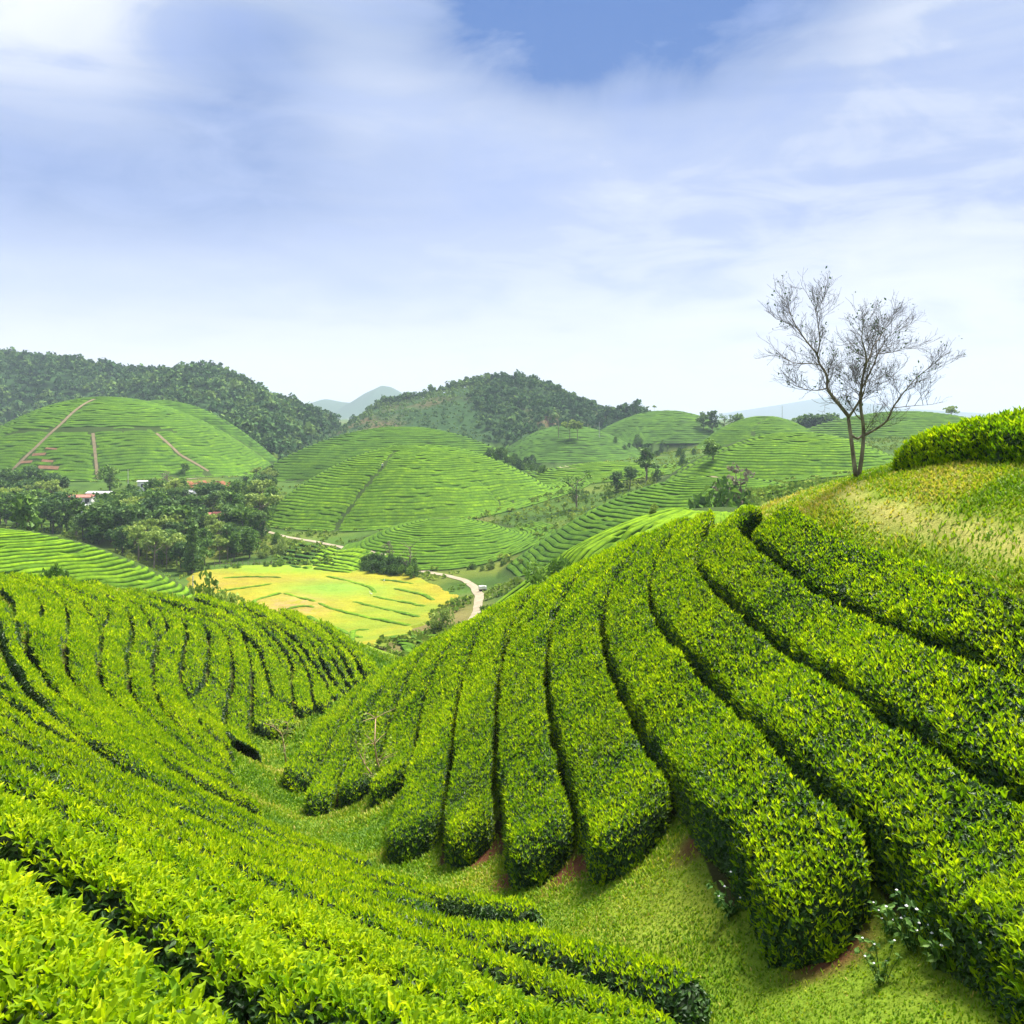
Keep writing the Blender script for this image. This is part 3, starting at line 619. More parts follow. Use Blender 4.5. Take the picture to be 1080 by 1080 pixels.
# ------------------------------------------------------------------ grass blades in the hollow and on the bank
M['grass'] = mat_leaf('grass_blade', [(0, (.070, .170, .006)), (.5, (.155, .270, .006)), (.8, (.300, .360, .014)), (1, (.44, .37, .09))], .6, .2, .35, big=.5)
def grass():
    i, j = np.where(~GRID); x = GX0+(j+.5)*GS; y = GY0+(i+.5)*GS
    u = 540+F*x/np.maximum(y, .1); z = GN(x, y); v = HV-F*z/np.maximum(y, .1); d = np.hypot(x, y)
    k = (y > 2.5) & (u > -140) & (u < 1220) & (v < 1250) & (d < 62)
    x, y, d = x[k], y[k], d[k]; h = np.maximum(.050, .0045*d)
    n = rng.poisson(np.clip(GS*GS*3.6/(h*h*.55), 0, 80)); id_ = np.repeat(np.arange(len(x)), n); m = len(id_)
    px = x[id_]+(rng.random(m)-.5)*GS; py = y[id_]+(rng.random(m)-.5)*GS
    pd = path_dist(px, py); bi = np.clip(((py-GY0)/GS).astype(int), 1, 318); bj = np.clip(((px-GX0)/GS).astype(int), 1, 398); edge = sum(GRID[bi+a, bj+b] for a in (-1, 0, 1) for b in (-1, 0, 1))
    keep = (rng.random(m) < np.clip(pd/.6-.3, .12, 1)*(1-.09*edge)*np.clip(np.min([np.hypot(px-a[0], py-a[1])/a[2] for a in SOILS], axis=0)-.35, .12, 1)); px, py, id_ = px[keep], py[keep], id_[keep]; m = len(px)
    bank = (px > 3.0) & (py > 9.5)&(py<30)
    dry = fbm(px, py, .55, 51, 3); tall = np.clip(.5+fbm(px, py, .9, 52), .2, 1.2)
    hh = h[id_]*rng.uniform(.5, 1.3, m)*(.6+.7*tall)*np.where(bank, 1.25, 1)
    P = np.c_[px, py, GN(px, py)-.01]
    az = rng.random(m)*6.283; lean = rng.uniform(.1, .9, m); T = unit(np.c_[np.cos(az)*lean, np.sin(az)*lean, np.ones(m)])
    S_ = np.c_[-np.sin(az), np.cos(az), np.zeros(m)]; w = (np.maximum(.010, .0011*d[id_])*rng.uniform(.7, 1.3, m))[:, None]
    tip = P+T*hh[:, None]+np.c_[np.cos(az), np.sin(az), -.3*np.ones(m)]*(hh*.25*lean)[:, None]
    V = np.stack([P-S_*w, P+S_*w, P+T*(hh*.6)[:, None]+S_*w*.7, tip, P+T*(hh*.6)[:, None]-S_*w*.7], 1).reshape(-1, 3)
    b = np.arange(m)[:, None]*5
    tint = np.clip(.43+.56*dry+rng.normal(0, .16, m)+np.where(bank, .22, 0)+np.where(rng.random(m) < .07, .4, 0), 0, 1)
    o = mesh('grass', V, [b+[0, 1, 2, 4], b+[4, 2, 3]], M['grass'], None, {'tint': np.repeat(tint, 5)})
    tag(o, 'short mixed green and straw grass in the hollow and on the bank', 'grass', kind='stuff'); print('grass', m)
grass()

# ------------------------------------------------------------------ tea rows on the hills across the valley
def mat_far_tea():
    m, n = mat_new('tea_row_distant')
    a = n.n('ShaderNodeAttribute', attribute_name='tint'); g = n.n('ShaderNodeNewGeometry')
    c = n.ramp(a.outputs['Fac'], [(0, (.012, .026, .006)), (.3, (.045, .105, .012)), (.65, (.082, .165, .010)), (1, (.165, .280, .010))])
    f = n.noise(g.outputs['Position'], 1.7, 4, .65); f2 = n.noise(g.outputs['Position'], .05, 3)
    f = n.math('MULTIPLY', n.math('MULTIPLY_ADD', f, 1.5, .25), n.math('MULTIPLY_ADD', f2, .7, .65))
    c = n.mix(1, c, n.n('ShaderNodeCombineColor', i_0=f, i_1=f, i_2=f).outputs[0], 'MULTIPLY')
    p = n.n('ShaderNodeBsdfPrincipled', i_Base_Color=c, i_Roughness=.9); p.inputs['Specular IOR Level'].default_value = .04
    n.n('ShaderNodeOutputMaterial', i_Surface=p.outputs[0]); return m
M['tea_far'] = mat_far_tea()
CUTS = []                                    # footpaths that break the rows: world polylines
def px_line(uv, ys=None): return np.array([at(u, v, ys) for u, v in uv])
def cut_factor(x, y):
    f = np.ones(len(x))
    for pl, w in CUTS:
        lo, hi = pl.min(0)-3, pl.max(0)+3; m = (x > lo[0]) & (x < hi[0]) & (y > lo[1]) & (y < hi[1])
        if not m.any(): continue
        xx, yy = x[m], y[m]; d = np.full(len(xx), 99.)
        for a, b in zip(pl[:-1, :2], pl[1:, :2]):
            ab = b-a; t = np.clip(((xx-a[0])*ab[0]+(yy-a[1])*ab[1])/(ab@ab+1e-9), 0, 1); d = np.minimum(d, np.hypot(xx-a[0]-t*ab[0], yy-a[1]-t*ab[1]))
        f[m] = np.minimum(f[m], np.clip((d-w*.6)/(w*.5), 0, 1))
    return f
def far_strip(P, width, h, tint, seed, jag=1.0, gaps=.03):
    """vertices and faces of one low row along the ground line P"""
    n = len(P); T = unit(np.gradient(P, axis=0)); N = np.c_[-T[:, 1], T[:, 0]]
    k = np.array([-1, -.82, -.4, .4, .82, 1.0]); ph = np.array([0, .82, 1, 1, .82, 0])
    s = np.arange(n); r = np.random.default_rng(seed)
    e = np.clip(np.minimum(s, n-1-s)/1.5, 0, 1)**.6
    dip = cut_factor(P[:, 0], P[:, 1])
    miss = np.convolve(r.random(n) < gaps, [1, 1], 'same') > 0; dip = dip*np.where(miss, .25, 1)
    nz1 = np.convolve(r.normal(size=n+4), np.ones(5)/5**.5, 'valid')[:n, None]
    wob = (1+.05*nz1)*np.maximum(e, .05)[:, None]
    X = P[:, 0:1]+N[:, 0:1]*k*width/2*wob; Y = P[:, 1:2]+N[:, 1:2]*k*width/2*wob
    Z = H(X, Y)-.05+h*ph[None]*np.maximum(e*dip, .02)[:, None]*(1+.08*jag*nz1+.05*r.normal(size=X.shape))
    V = np.stack([X, Y, Z], 2).reshape(-1, 3); i = np.arange(n-1)[:, None]; j = np.arange(5)[None]
    q = np.stack([i*6+j, (i+1)*6+j, (i+1)*6+j+1, i*6+j+1], -1).reshape(-1, 4)
    nz = np.cross(V[q[:, 1]]-V[q[:, 0]], V[q[:, 3]]-V[q[:, 0]])[:, 2].sum()
    if nz < 0: q = q[:, ::-1]
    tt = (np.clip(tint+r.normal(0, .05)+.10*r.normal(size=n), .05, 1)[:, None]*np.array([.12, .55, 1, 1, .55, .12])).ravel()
    return V, q, tt
def resample(P, step):
    d = np.r_[0, np.cumsum(np.hypot(*np.diff(P[:, :2], axis=0).T))]; t = np.linspace(0, d[-1], max(4, int(d[-1]/step)+1))
    return np.c_[np.interp(t, d, P[:, 0]), np.interp(t, d, P[:, 1])]
MASS = MB(); MASST = []
def far_row(P, width, h, tint, label, group, step=1.0, seed=0, gaps=.03, mass=False):
    P = resample(P, step); V, q, t = far_strip(P, width, h, tint, seed, gaps=gaps)
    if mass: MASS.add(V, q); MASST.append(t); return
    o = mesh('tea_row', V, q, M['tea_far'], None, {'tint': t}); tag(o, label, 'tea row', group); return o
def dome_rows(key, spacing, th0, th1, label, group, tint, mass=False, rmax=.965, rmin=.06, h=.38, width=.92, step=1.2, left=None, right=None, skip=None, gaps=.03):
    """rows along the contours of a domed hill, from its foot up; left/right: pixel lines that bound the block"""
    d = DOMES[key]; rr = np.linspace(rmin, rmax, 400); bx, by = d.at(rr, np.full(400, math.radians((th0+th1)/2))); bz = d.zb+(d.zt-d.zb)*np.maximum(1-rr*rr, 0)**d.p
    s = np.r_[0, np.cumsum(np.sqrt(np.diff(bx)**2+np.diff(by)**2+np.diff(bz)**2))]; num = int(s[-1]/spacing); cnt = 0
    def bound(uv):
        w = px_line(uv); r, th = d.loc(w[:, 0], w[:, 1]); r = r/d.wob(th); th = np.where(th > math.pi/2, th-2*math.pi, th); o = np.argsort(r); return r[o], th[o]
    bl, br = (bound(b) if b else None for b in (left, right))
    for k in range(num):
        r = np.interp(s[-1]-(k+.5)*spacing, s, rr)
        a0, a1 = math.radians(th0+random.uniform(-2.5, 2.5)), math.radians(th1+random.uniform(-2.5, 2.5))
        if bl: a0 = np.interp(r, *bl)+.9/(r*d.a)
        if br: a1 = np.interp(r, *br)-.9/(r*d.a)
        if a1-a0 < .06: continue
        th = np.linspace(a0, a1, 160); wig = 1+.006*np.sin(7*th+k*.13+d.seed)+.004*np.sin(17*th+d.seed*3)
        x, y = d.at(np.full(160, r)*wig, th)
        if skip is not None:
            ok = skip(x, y)
            if ok.sum() < 8: continue
            i = np.where(ok)[0]; x, y = x[i[0]:i[-1]+1], y[i[0]:i[-1]+1]
        cnt += 1
        far_row(np.c_[x, y], width*spacing, h, tint, label % NUM[min(cnt, len(NUM))-1], group, step, k+int(d.seed*100), gaps, mass)
    return cnt
def cutpx(uv, w=1.0, ys=None): CUTS.append((px_line(uv, ys), w))
# footpaths between the blocks
cutpx([(415, 477), (402, 495), (385, 515), (372, 532), (358, 552), (345, 566)], 1.3)
cutpx([(505, 507), (520, 522), (533, 536)], .5)
cutpx([(10, 499), (40, 470), (65, 447), (100, 421)], 2.6); cutpx([(98, 457), (101, 485), (103, 505)], 2.4); cutpx([(0, 461), (60, 455), (130, 454), (185, 455)], 2.0); cutpx([(165, 457), (190, 480), (220, 497)], 2.4)
cutpx([(692, 511), (730, 492), (765, 475), (800, 463)], 1.3); cutpx([(770, 470), (795, 452), (808, 441)], 2.0)
for uv, wd in [([(22, 488), (34, 487)], 1.6), ([(34, 480), (48, 479)], 1.8), ([(40, 493), (62, 494)], 2.0), ([(44, 486), (56, 487)], 1.5), ([(28, 498), (44, 499)], 1.5), ([(48, 473), (60, 474)], 1.3)]:
    cutpx(uv, wd)
N0 = 0
N0 += dome_rows('central', 1.3, -196, 16, 'clipped tea row on the round central hill, %s row up from its foot', 'tea rows on the round central hill', .62)
N0 += dome_rows('lobe', 1.25, -200, 20, 'tea row on the low mound before the central hill, %s row up from its foot', 'tea rows on the low mound before the central hill', .58)
N0 += dome_rows('nose', .80, -150, 20, 'tea row on the slope beyond the left crest, %s row up from its foot', 'tea rows beyond the left crest', .74, h=.45)
N0 += dome_rows('rightmid', 1.3, -245, 0, 'tea row on the long hill right of the road, %s row up from its foot', 'tea rows on the long hill right of the road', .52)
N0 += dome_rows('rightup', 1.6, -190, 10, 'tea row on the hill behind the bare tree, %s row up from its foot', 'tea rows on the hill behind the bare tree', .60)
print('mid rows', N0)
# blocks of straight rows, drawn from the left end to the right end of the first and the last row
def block(a0, a1, b0, b1, n, label, group, tint, width=1.2, h=.6, ys=None, bow=0.0):
    A0, A1, B0, B1 = (at(*p, ys) for p in (a0, a1, b0, b1))
    for k in range(n):
        t = k/(n-1); p = A0*(1-t)+B0*t; q = A1*(1-t)+B1*t; s = np.linspace(0, 1, 12)[:, None]
        P = (p*(1-s)+q*s)[:, :2]; T = (q-p)[:2]; P = P+np.array([-T[1], T[0]])*bow*4*s*(1-s)
        far_row(P, width, h, tint, label % NUM[k], group, .7, 900+k)
block((340, 578), (393, 588), (318, 600), (372, 606), 7, 'short bright tea row below the dirt road, %s one down from the road', 'tea rows below the dirt road', .85, 1.9, .75)
block((300, 573), (338, 578), (298, 596), (318, 601), 7, 'short dull tea row left of the bright plot, %s one down from the road', 'dull tea rows below the dirt road', .32, 1.5, .6)
block((398, 677), (478, 660), (440, 697), (478, 690), 9, 'low tea row at the near edge of the rice field, %s one from the rice', 'tea rows at the near edge of the rice field', .6, 1.3, .5)
# the low spur behind the right slope: rows running down towards the hollow
sd = DOMES['strip']
NS = 54
for k in range(NS):
    a = math.radians(128+ (k/(NS-1))*250); x0, y0 = sd.at(.08, a); x1, y1 = sd.at(.97, a+.22)
    s_ = np.linspace(0, 1, 30); aa = a+.22*s_; xs, ys_ = sd.at(.10+.87*s_, aa)
    far_row(np.c_[xs, ys_], 1.05, .5, .84, 'bright tea row fanning down the low spur behind the right slope, %s from the left' % NUM[k], 'tea rows on the low spur behind the right slope', .8, 1200+k)
# farther hills: past the first three hundred rows the rest are one mass
dome_rows('behind', 1.7, -200, 20, '%s', '', .48, mass=True, step=2)
dome_rows('leftfar', 1.9, -205, 25, '%s', '', .50, mass=True, step=2.2, h=.5, gaps=.06)
dome_rows('farleft2', 2.2, -120, 25, '%s', '', .34, mass=True, step=2.5)
dome_rows('low', 1.5, -190, 10, '%s', '', .66, mass=True, step=1.6)
dome_rows('farcone', 1.9, -200, 20, '%s', '', .50, mass=True, step=2)
dome_rows('farright', 2.0, -200, 20, '%s', '', .46, mass=True, step=2)
dome_rows('terrace', 2.6, -200, 20, '%s', '', .34, mass=True, step=2.5, gaps=.12)
dome_rows('brown', 2.6, -200, 20, '%s', '', .34, mass=True, step=2.5, gaps=.15)
o = MASS.build('distant_tea_rows', M['tea_far'], attrs={'tint': np.concatenate(MASST)}); tag(o, 'countless thin tea rows striping the farther hills', 'tea rows', kind='stuff')
# ------------------------------------------------------------------ dirt road, footpaths, rice
M['dirt'] = mat_plain('pale_dirt', (.21, .175, .115), (.33, .285, .20), .8, .95); M['redearth'] = mat_plain('red_earth', (.24, .085, .040), (.42, .19, .09), .9, .95)
M['worn'] = mat_plain('worn_red_soil', (.13, .07, .035), (.23, .125, .07), .7, .95)
M['trod'] = mat_plain('trodden_earth', (.12, .095, .052), (.20, .155, .09), .7, .95)
def drape(name, P, width, mat, lift=.06, step=.8, label=None):
    P = resample(np.asarray(P), step); P = resmooth(P, 1.2) if len(P) > 12 else P; P = resample(P, step)
    T = unit(np.gradient(P, axis=0)); N = np.c_[-T[:, 1], T[:, 0]]; k = np.array([-.5, -.17, .17, .5]); wv = width*(1+.15*fbm(P[:, 0], P[:, 1], .15, 3))[:, None]
    X = P[:, 0:1]+N[:, 0:1]*k*wv; Y = P[:, 1:2]+N[:, 1:2]*k*wv
    V = np.stack([X, Y, H(X, Y)+lift], 2).reshape(-1, 3); i = np.arange(len(P)-1)[:, None]; j = np.arange(3)[None]
    q = np.stack([i*4+j, i*4+j+1, (i+1)*4+j+1, (i+1)*4+j], -1).reshape(-1, 4)
    if np.cross(V[q[0, 1]]-V[q[0, 0]], V[q[0, 3]]-V[q[0, 0]])[2] < 0: q = q[:, ::-1]
    o = mesh(name, V, q, mat, smooth=True); tag(o, label, 'path', kind='structure'); return o
drape('dirt_road', px_line([(276, 559), (300, 566), (330, 571), (360, 577), (390, 584), (420, 593), (445, 602), (470, 607), (490, 612), (500, 619), (506, 628), (503, 645), (495, 660)]), 1.6, M['dirt'], .10, label='pale dirt road winding past the tea hills')
for uv, w, m in [([(10, 499), (40, 470), (65, 447), (100, 421)], 1.3, 'trod'), ([(98, 457), (101, 485), (103, 505)], 1.2, 'trod'), ([(165, 457), (190, 480), (220, 497)], 1.3, 'trod'), ([(690, 511), (760, 509), (830, 511), (900, 513)], 1.2, 'trod'), ([(150, 515), (190, 506), (230, 502), (250, 503)], 2.2, 'dirt'), ([(567, 498), (600, 496), (630, 494)], 3.0, 'dirt')]:
    drape('footpath', px_line(uv), w, M[m], .12, 1.5, 'narrow earth footpath across a tea hill')
for uv, wd in [([(22, 488), (34, 487)], 2.2), ([(34, 480), (48, 479)], 2.6), ([(40, 493), (62, 494)], 3.0), ([(44, 486), (56, 487)], 2.2), ([(28, 498), (44, 499)], 2.0), ([(48, 473), (60, 474)], 1.6)]:
    drape('bare_soil', px_line(uv), wd*.5, M['worn'], .16, .6, 'bare red soil between thin tea rows on the far hill')
RICE = [(203, 606), (225, 601), (262, 598), (330, 598), (378, 603), (425, 606), (462, 616), (486, 629), (466, 642), (440, 660), (405, 678), (380, 690), (300, 690), (230, 675), (212, 645)]
def inside(px, py, poly):
    r = np.zeros(len(px), bool); n = len(poly)
    for i in range(n):
        (x0, y0), (x1, y1) = poly[i][:2], poly[(i+1) % n][:2]; c = ((y0 > py) != (y1 > py)) & (px < (x1-x0)*(py-y0)/(y1-y0+1e-12)+x0); r ^= c
    return r
def mat_rice():
    m, n = mat_new('ripe_rice')
    a = n.n('ShaderNodeAttribute', attribute_name='cover'); g = n.n('ShaderNodeNewGeometry')
    f0 = n.noise(n.n('ShaderNodeVectorMath', operation='MULTIPLY', i_0=g.outputs['Position'], i_1=(1.4, .6, 1)).outputs[0], 2.4, 7, .75)
    f = n.math('MULTIPLY', n.math('MULTIPLY_ADD', f0, 1.3, .38), n.math('MULTIPLY_ADD', n.noise(g.outputs['Position'], .22, 4), .7, .68))
    c = n.mix(1, a.outputs['Color'], n.n('ShaderNodeCombineColor', i_0=f, i_1=f, i_2=f).outputs[0], 'MULTIPLY')
    p = n.n('ShaderNodeBsdfPrincipled', i_Base_Color=c, i_Roughness=.85); p.inputs['Specular IOR Level'].default_value = .1
    n.n('ShaderNodeOutputMaterial', i_Surface=p.outputs[0]); return m
M['rice'] = mat_rice()
BUNDS = [[(224, 626), (253, 623), (290, 617)], [(236, 639), (268, 635), (298, 627)], [(289, 655), (312, 652), (323, 651)], [(323, 651), (333, 657), (354, 664), (383, 675)], [(334, 637), (348, 644), (378, 651), (407, 657), (436, 662)],
         [(369, 636), (390, 641), (419, 647), (445, 653)], [(392, 630), (407, 634), (431, 638), (450, 642)], [(413, 622), (431, 626), (449, 630), (458, 636)], [(342, 609), (366, 614), (390, 621), (397, 628)], [(298, 627), (318, 633), (334, 637)], [(230, 612), (262, 610), (300, 611)], [(300, 645), (318, 641), (336, 643)], [(350, 672), (372, 667), (394, 666)], [(262, 662), (282, 658), (300, 660)], [(398, 613), (420, 615), (440, 618)]]
def rice():
    W_ = px_line(RICE, YF); poly = [tuple(p[:2]) for p in W_]
    x0, y0 = W_[:, :2].min(0); x1, y1 = W_[:, :2].max(0); s = .55
    gx, gy = np.meshgrid(np.arange(x0, x1+s, s), np.arange(y0, y1+s, s)); X, Y = gx.ravel(), gy.ravel()
    ins = inside(X+2.2*fbm(X, Y, .12, 66), Y+2.2*fbm(X, Y, .12, 67), poly); Z = H(X, Y)+.35+.10*fbm(X, Y, .8, 61)
    Z = np.where(ins, Z, Z-.45)
    Yp = np.maximum(Y, 1); u = 540+F*X/Yp; v = HV-F*H(X, Y)/Yp
    c = np.tile([.225, .200, .011], (len(X), 1)); n1 = fbm(X, Y, .05, 62)+.4*fbm(X, Y, .3, 63)
    def put(m, col):
        m = np.clip(m, 0, 1)[:, None]; c[:] = c*(1-m)+np.array(col)*m
    put(n1*1.3+.15, (.145, .190, .012)); put(-n1*1.6-.35, (.200, .150, .028))
    g1 = np.exp(-(((u-350)/52)**2+((v-622)/9)**2)); put(g1*1.3+.5*fbm(X, Y, .12, 64)*g1, (.13, .22, .022))
    g2 = np.exp(-(((u-300)/60)**2+((v-602)/5)**2)); put(g2*1.0, (.15, .25, .015))
    g3 = np.exp(-(((u-310)/34)**2+((v-641)/9)**2)); put(g3*1.2*(.6+fbm(X, Y, .9, 65)), (.27, .19, .075))
    g4 = np.exp(-(((u-222)/26)**2+((v-612)/8)**2)); put(g4*.8, (.23, .19, .025))
    ny, nx = gx.shape; i = np.arange(ny-1)[:, None]; j = np.arange(nx-1)[None]; q = np.stack([i*nx+j, i*nx+j+1, (i+1)*nx+j+1, (i+1)*nx+j], -1).reshape(-1, 4)
    q = q[ins[q].any(1)]
    o = mesh('rice_field', np.c_[X, Y, Z], q, M['rice'], None, {'cover': c}); tag(o, 'ripening yellow rice in the flat valley floor', 'rice field', kind='structure')
    for b in BUNDS:
        P = resample(resmooth(resample(px_line(b), .5), 1.0), .7); V, q, t = far_strip(P, 1.1, .6, .50, int(b[0][0]), gaps=0); mesh('paddy_bank', V, q, M['tea_far'], None, {'tint': np.clip(t+.15, 0, 1)}); tag(bpy.context.scene.objects[-1] if False else COL.objects[-1], 'grassy bank between two rice paddies', 'bank', kind='structure')
rice()
# ------------------------------------------------------------------ haze over the whole valley
def haze():
    b = MB(); b.box((0, 4400, 70), (17000, 10000, 460)); m, n = mat_new('valley_haze')
    v = n.n('ShaderNodeVolumePrincipled'); v.inputs['Color'].default_value = (.68, .82, 1, 1); v.inputs['Density'].default_value = HAZE; v.inputs['Anisotropy'].default_value = 0
    n.n('ShaderNodeOutputMaterial', i_Volume=v.outputs[0]); o = b.build('haze', m); tag(o, 'thin blue air over the whole valley', 'haze', kind='stuff')
HAZE = .00018
haze()

# ------------------------------------------------------------------ trees
def mat_tree(name, stops, rough=.6, trans=.28, spec=.2):
    m, n = mat_new(name)
    a = n.n('ShaderNodeAttribute', attribute_name='tint'); oi = n.n('ShaderNodeObjectInfo')
    f = n.math('MULTIPLY_ADD', n.math('SUBTRACT', oi.outputs['Random'], .5), .34, a.outputs['Fac'], clamp=True)
    c = n.ramp(f, stops)
    p = n.n('ShaderNodeBsdfPrincipled', i_Base_Color=c, i_Roughness=rough); p.inputs['Specular IOR Level'].default_value = spec
    t = n.n('ShaderNodeBsdfTranslucent', i_Color=c); x = n.n('ShaderNodeMixShader', i_0=trans, i_1=p.outputs[0], i_2=t.outputs[0])
    n.n('ShaderNodeOutputMaterial', i_Surface=x.outputs[0]); return m
M['leaf_dark'] = mat_tree('dark_tree_leaf', [(0, (.028, .074, .020)), (.5, (.080, .165, .036)), (1, (.165, .275, .050))])
M['leaf_mid'] = mat_tree('green_tree_leaf', [(0, (.036, .090, .016)), (.5, (.105, .210, .028)), (1, (.200, .330, .040))])
M['leaf_pale'] = mat_tree('pale_tree_leaf', [(0, (.100, .160, .030)), (.5, (.200, .300, .050)), (1, (.350, .440, .080))])
M['leaf_dry'] = mat_tree('dry_tree_leaf', [(0, (.120, .110, .075)), (.5, (.210, .190, .135)), (1, (.320, .290, .210))])
M['forest'] = mat_tree('wooded_hill_leaf', [(0, (.024, .066, .024)), (.5, (.070, .148, .044)), (1, (.165, .260, .060))], rough=.9, trans=.2, spec=.04)
def clumps(lobes, n, size, seed, flat=.5):
    """n leaf clumps spread through a list of ellipsoid lobes ((x,y,z),(rx,ry,rz))"""
    r = np.random.default_rng(seed); C = np.array([l[0] for l in lobes], float); R = np.array([l[1] for l in lobes], float)
    pw = R.prod(1)**.67; id_ = r.choice(len(lobes), n, p=pw/pw.sum()); d = unit(r.normal(size=(n, 3))); rad = r.uniform(.35, 1.08, n)**.6
    P = C[id_]+d*R[id_]*rad[:, None]; N = unit(d*flat+unit(r.normal(size=(n, 3)))+np.array([0, 0, .25]))
    T = unit(np.cross(N, unit(r.normal(size=(n, 3))))); B = np.cross(N, T); s = (size*r.uniform(.55, 1.35, n))[:, None]
    k = s*.32*r.uniform(.4, 1.6, (n, 1))
    V = np.stack([P-T*s*.6, P-B*s*.42+N*k*.3, P+T*s*.6-N*k, P+B*s*.42+N*k*.3], 1).reshape(-1, 3)
    lt = r.normal(0, .13, len(lobes)); tint = np.clip(.5+lt[id_]+r.normal(0, .20, n), 0, 1)
    return V, np.arange(n)[:, None]*4+[0, 1, 2, 3], np.repeat(tint, 4)
def make_lobes(kind, seed):
    r = random.Random(seed); L = []
    if kind == 'round':
        for i in range(13): a = r.uniform(0, 6.28); q = r.uniform(.05, .27); z = r.uniform(.22, .86); q *= 1.15-abs(z-.5)*1.3; w = r.uniform(.10, .17); L.append(((q*math.cos(a), q*math.sin(a), z), (w, w, w*.8)))
    elif kind == 'tall':
        for i in range(14): a = r.uniform(0, 6.28); z = r.uniform(.40, .93); q = r.uniform(.03, .17)*(1.2-.6*(z-.4)); w = r.uniform(.07, .12); L.append(((q*math.cos(a), q*math.sin(a), z), (w*1.1, w*1.1, w*.8)))
    elif kind == 'cone':
        for i in range(16): z = .14+.8*i/15; q = .17*(1-(z-.14)*.95); a = i*2.4; L.append(((q*.6*math.cos(a), q*.6*math.sin(a), z), (q*.75+.03, q*.75+.03, .085)))
    elif kind == 'bush':
        for i in range(12): a = r.uniform(0, 6.28); q = r.uniform(.1, .55); z = r.uniform(.2, .78)*(1-.5*q); w = r.uniform(.16, .30); L.append(((q*math.cos(a), q*math.sin(a), z), (w, w, w*.8)))
    elif kind == 'umbrella':
        for i in range(12): a = r.uniform(0, 6.28); q = r.uniform(.05, .34); z = r.uniform(.68, .93)-.25*q; w = r.uniform(.09, .15); L.append(((q*math.cos(a), q*math.sin(a), z), (w*1.2, w*1.2, w*.55)))
    elif kind == 'sparse':
        for i in range(17): a = r.uniform(0, 6.28); q = r.uniform(.05, .36); z = r.uniform(.30, .93); w = r.uniform(.05, .10); L.append(((q*math.cos(a), q*math.sin(a), z), (w*1.2, w*1.2, w*.7)))
    t = max(c[2]+.85*R[2] for c, R in L); L = [((c[0], c[1], c[2]/t), (R[0], R[1], R[2]/t)) for c, R in L]
    return L
def limbs_mesh(lobes, kind, seed):
    r = random.Random(seed+5); mb = MB(); top = {'round': .6, 'tall': .85, 'cone': .95, 'bush': .35, 'umbrella': .75, 'sparse': .75}[kind]
    tr = .018 if kind != 'bush' else .03; zs = np.linspace(-.04, top, 6)
    px = np.c_[np.cumsum(np.r_[0, [r.uniform(-.012, .012) for _ in range(5)]]), np.cumsum(np.r_[0, [r.uniform(-.012, .012) for _ in range(5)]]), zs]
    mb.tube(px, tr*np.linspace(1.25, .4, 6), 6)
    for c, R in lobes[::1 if kind in ('sparse', 'umbrella') else 2]:
        z0 = min(max(.12, c[2]-.22), top*.95); b = np.array([np.interp(z0, zs, px[:, i]) for i in range(3)]); e = np.array(c); m = (b+e)/2+np.array([0, 0, -.03])
        mb.tube([b, m, e], [tr*.5, tr*.36, tr*.14], 4)
    return mb
PROTO = {}
def proto(kind, mat, n, size, seed, bark='bark'):
    """crown and trunk meshes of a tree one metre tall, to be scaled"""
    key = (kind, mat, seed)
    if key not in PROTO:
        L = make_lobes(kind, seed); V, q, t = clumps(L, n, size, seed)
        c = mesh('crown', V, q, M[mat], None, {'tint': t}); k = limbs_mesh(L, kind, seed).build('trunk', M[bark])
        PROTO[key] = (c.data, k.data); bpy.data.objects.remove(c); bpy.data.objects.remove(k)
    return PROTO[key]
def tree(name, P, h, pr, label, group=None, wide=1.0, rz=None, cat='tree'):
    root = empty(name, (P[0], P[1], P[2]-.1), random.uniform(0, 6.28) if rz is None else rz); root.scale = (h*wide, h*wide, h)
    for nm, me in zip(('crown', 'trunk'), pr):
        o = bpy.data.objects.new(nm, me); COL.objects.link(o); o.parent = root
    tag(root, label, cat, group); return root
def on(u, Y): x = (u-540)/F*Y; return (x, Y, H1(x, Y))
def hpx(P, vtop): return -(vtop-HV)/F*P[1]-P[2]
P_ROUND = [proto('round', 'leaf_dark', 560, .080, s, 'bark_dark') for s in (1, 2, 3)]; P_MID = [proto('round', 'leaf_mid', 560, .080, s, 'bark_dark') for s in (4, 5, 6)]
P_TALL = [proto('tall', 'leaf_mid', 420, .070, s) for s in (7, 8)]; P_PALE = [proto('umbrella', 'leaf_pale', 420, .070, s) for s in (9, 10, 11)]
P_CONE = [proto('cone', 'leaf_dark', 900, .060, 12)]; P_SPARSE = [proto('sparse', 'leaf_mid', 420, .045, s) for s in (13, 14)]; P_DRY = [proto('sparse', 'leaf_dry', 380, .045, s) for s in (15, 16)]
P_BUSH = [proto('bush', 'leaf_mid', 800, .10, s, 'bark_dark') for s in (17, 18)]; P_BUSHP = [proto('bush', 'leaf_pale', 800, .10, s) for s in (19, 20)]; P_BUSHD = [proto('bush', 'leaf_dark', 800, .10, s, 'bark_dark') for s in (21, 22)]
P_FINE = proto('round', 'leaf_pale', 1500, .050, 23); P_BIG = proto('bush', 'leaf_mid', 2200, .085, 24, 'bark_dark')
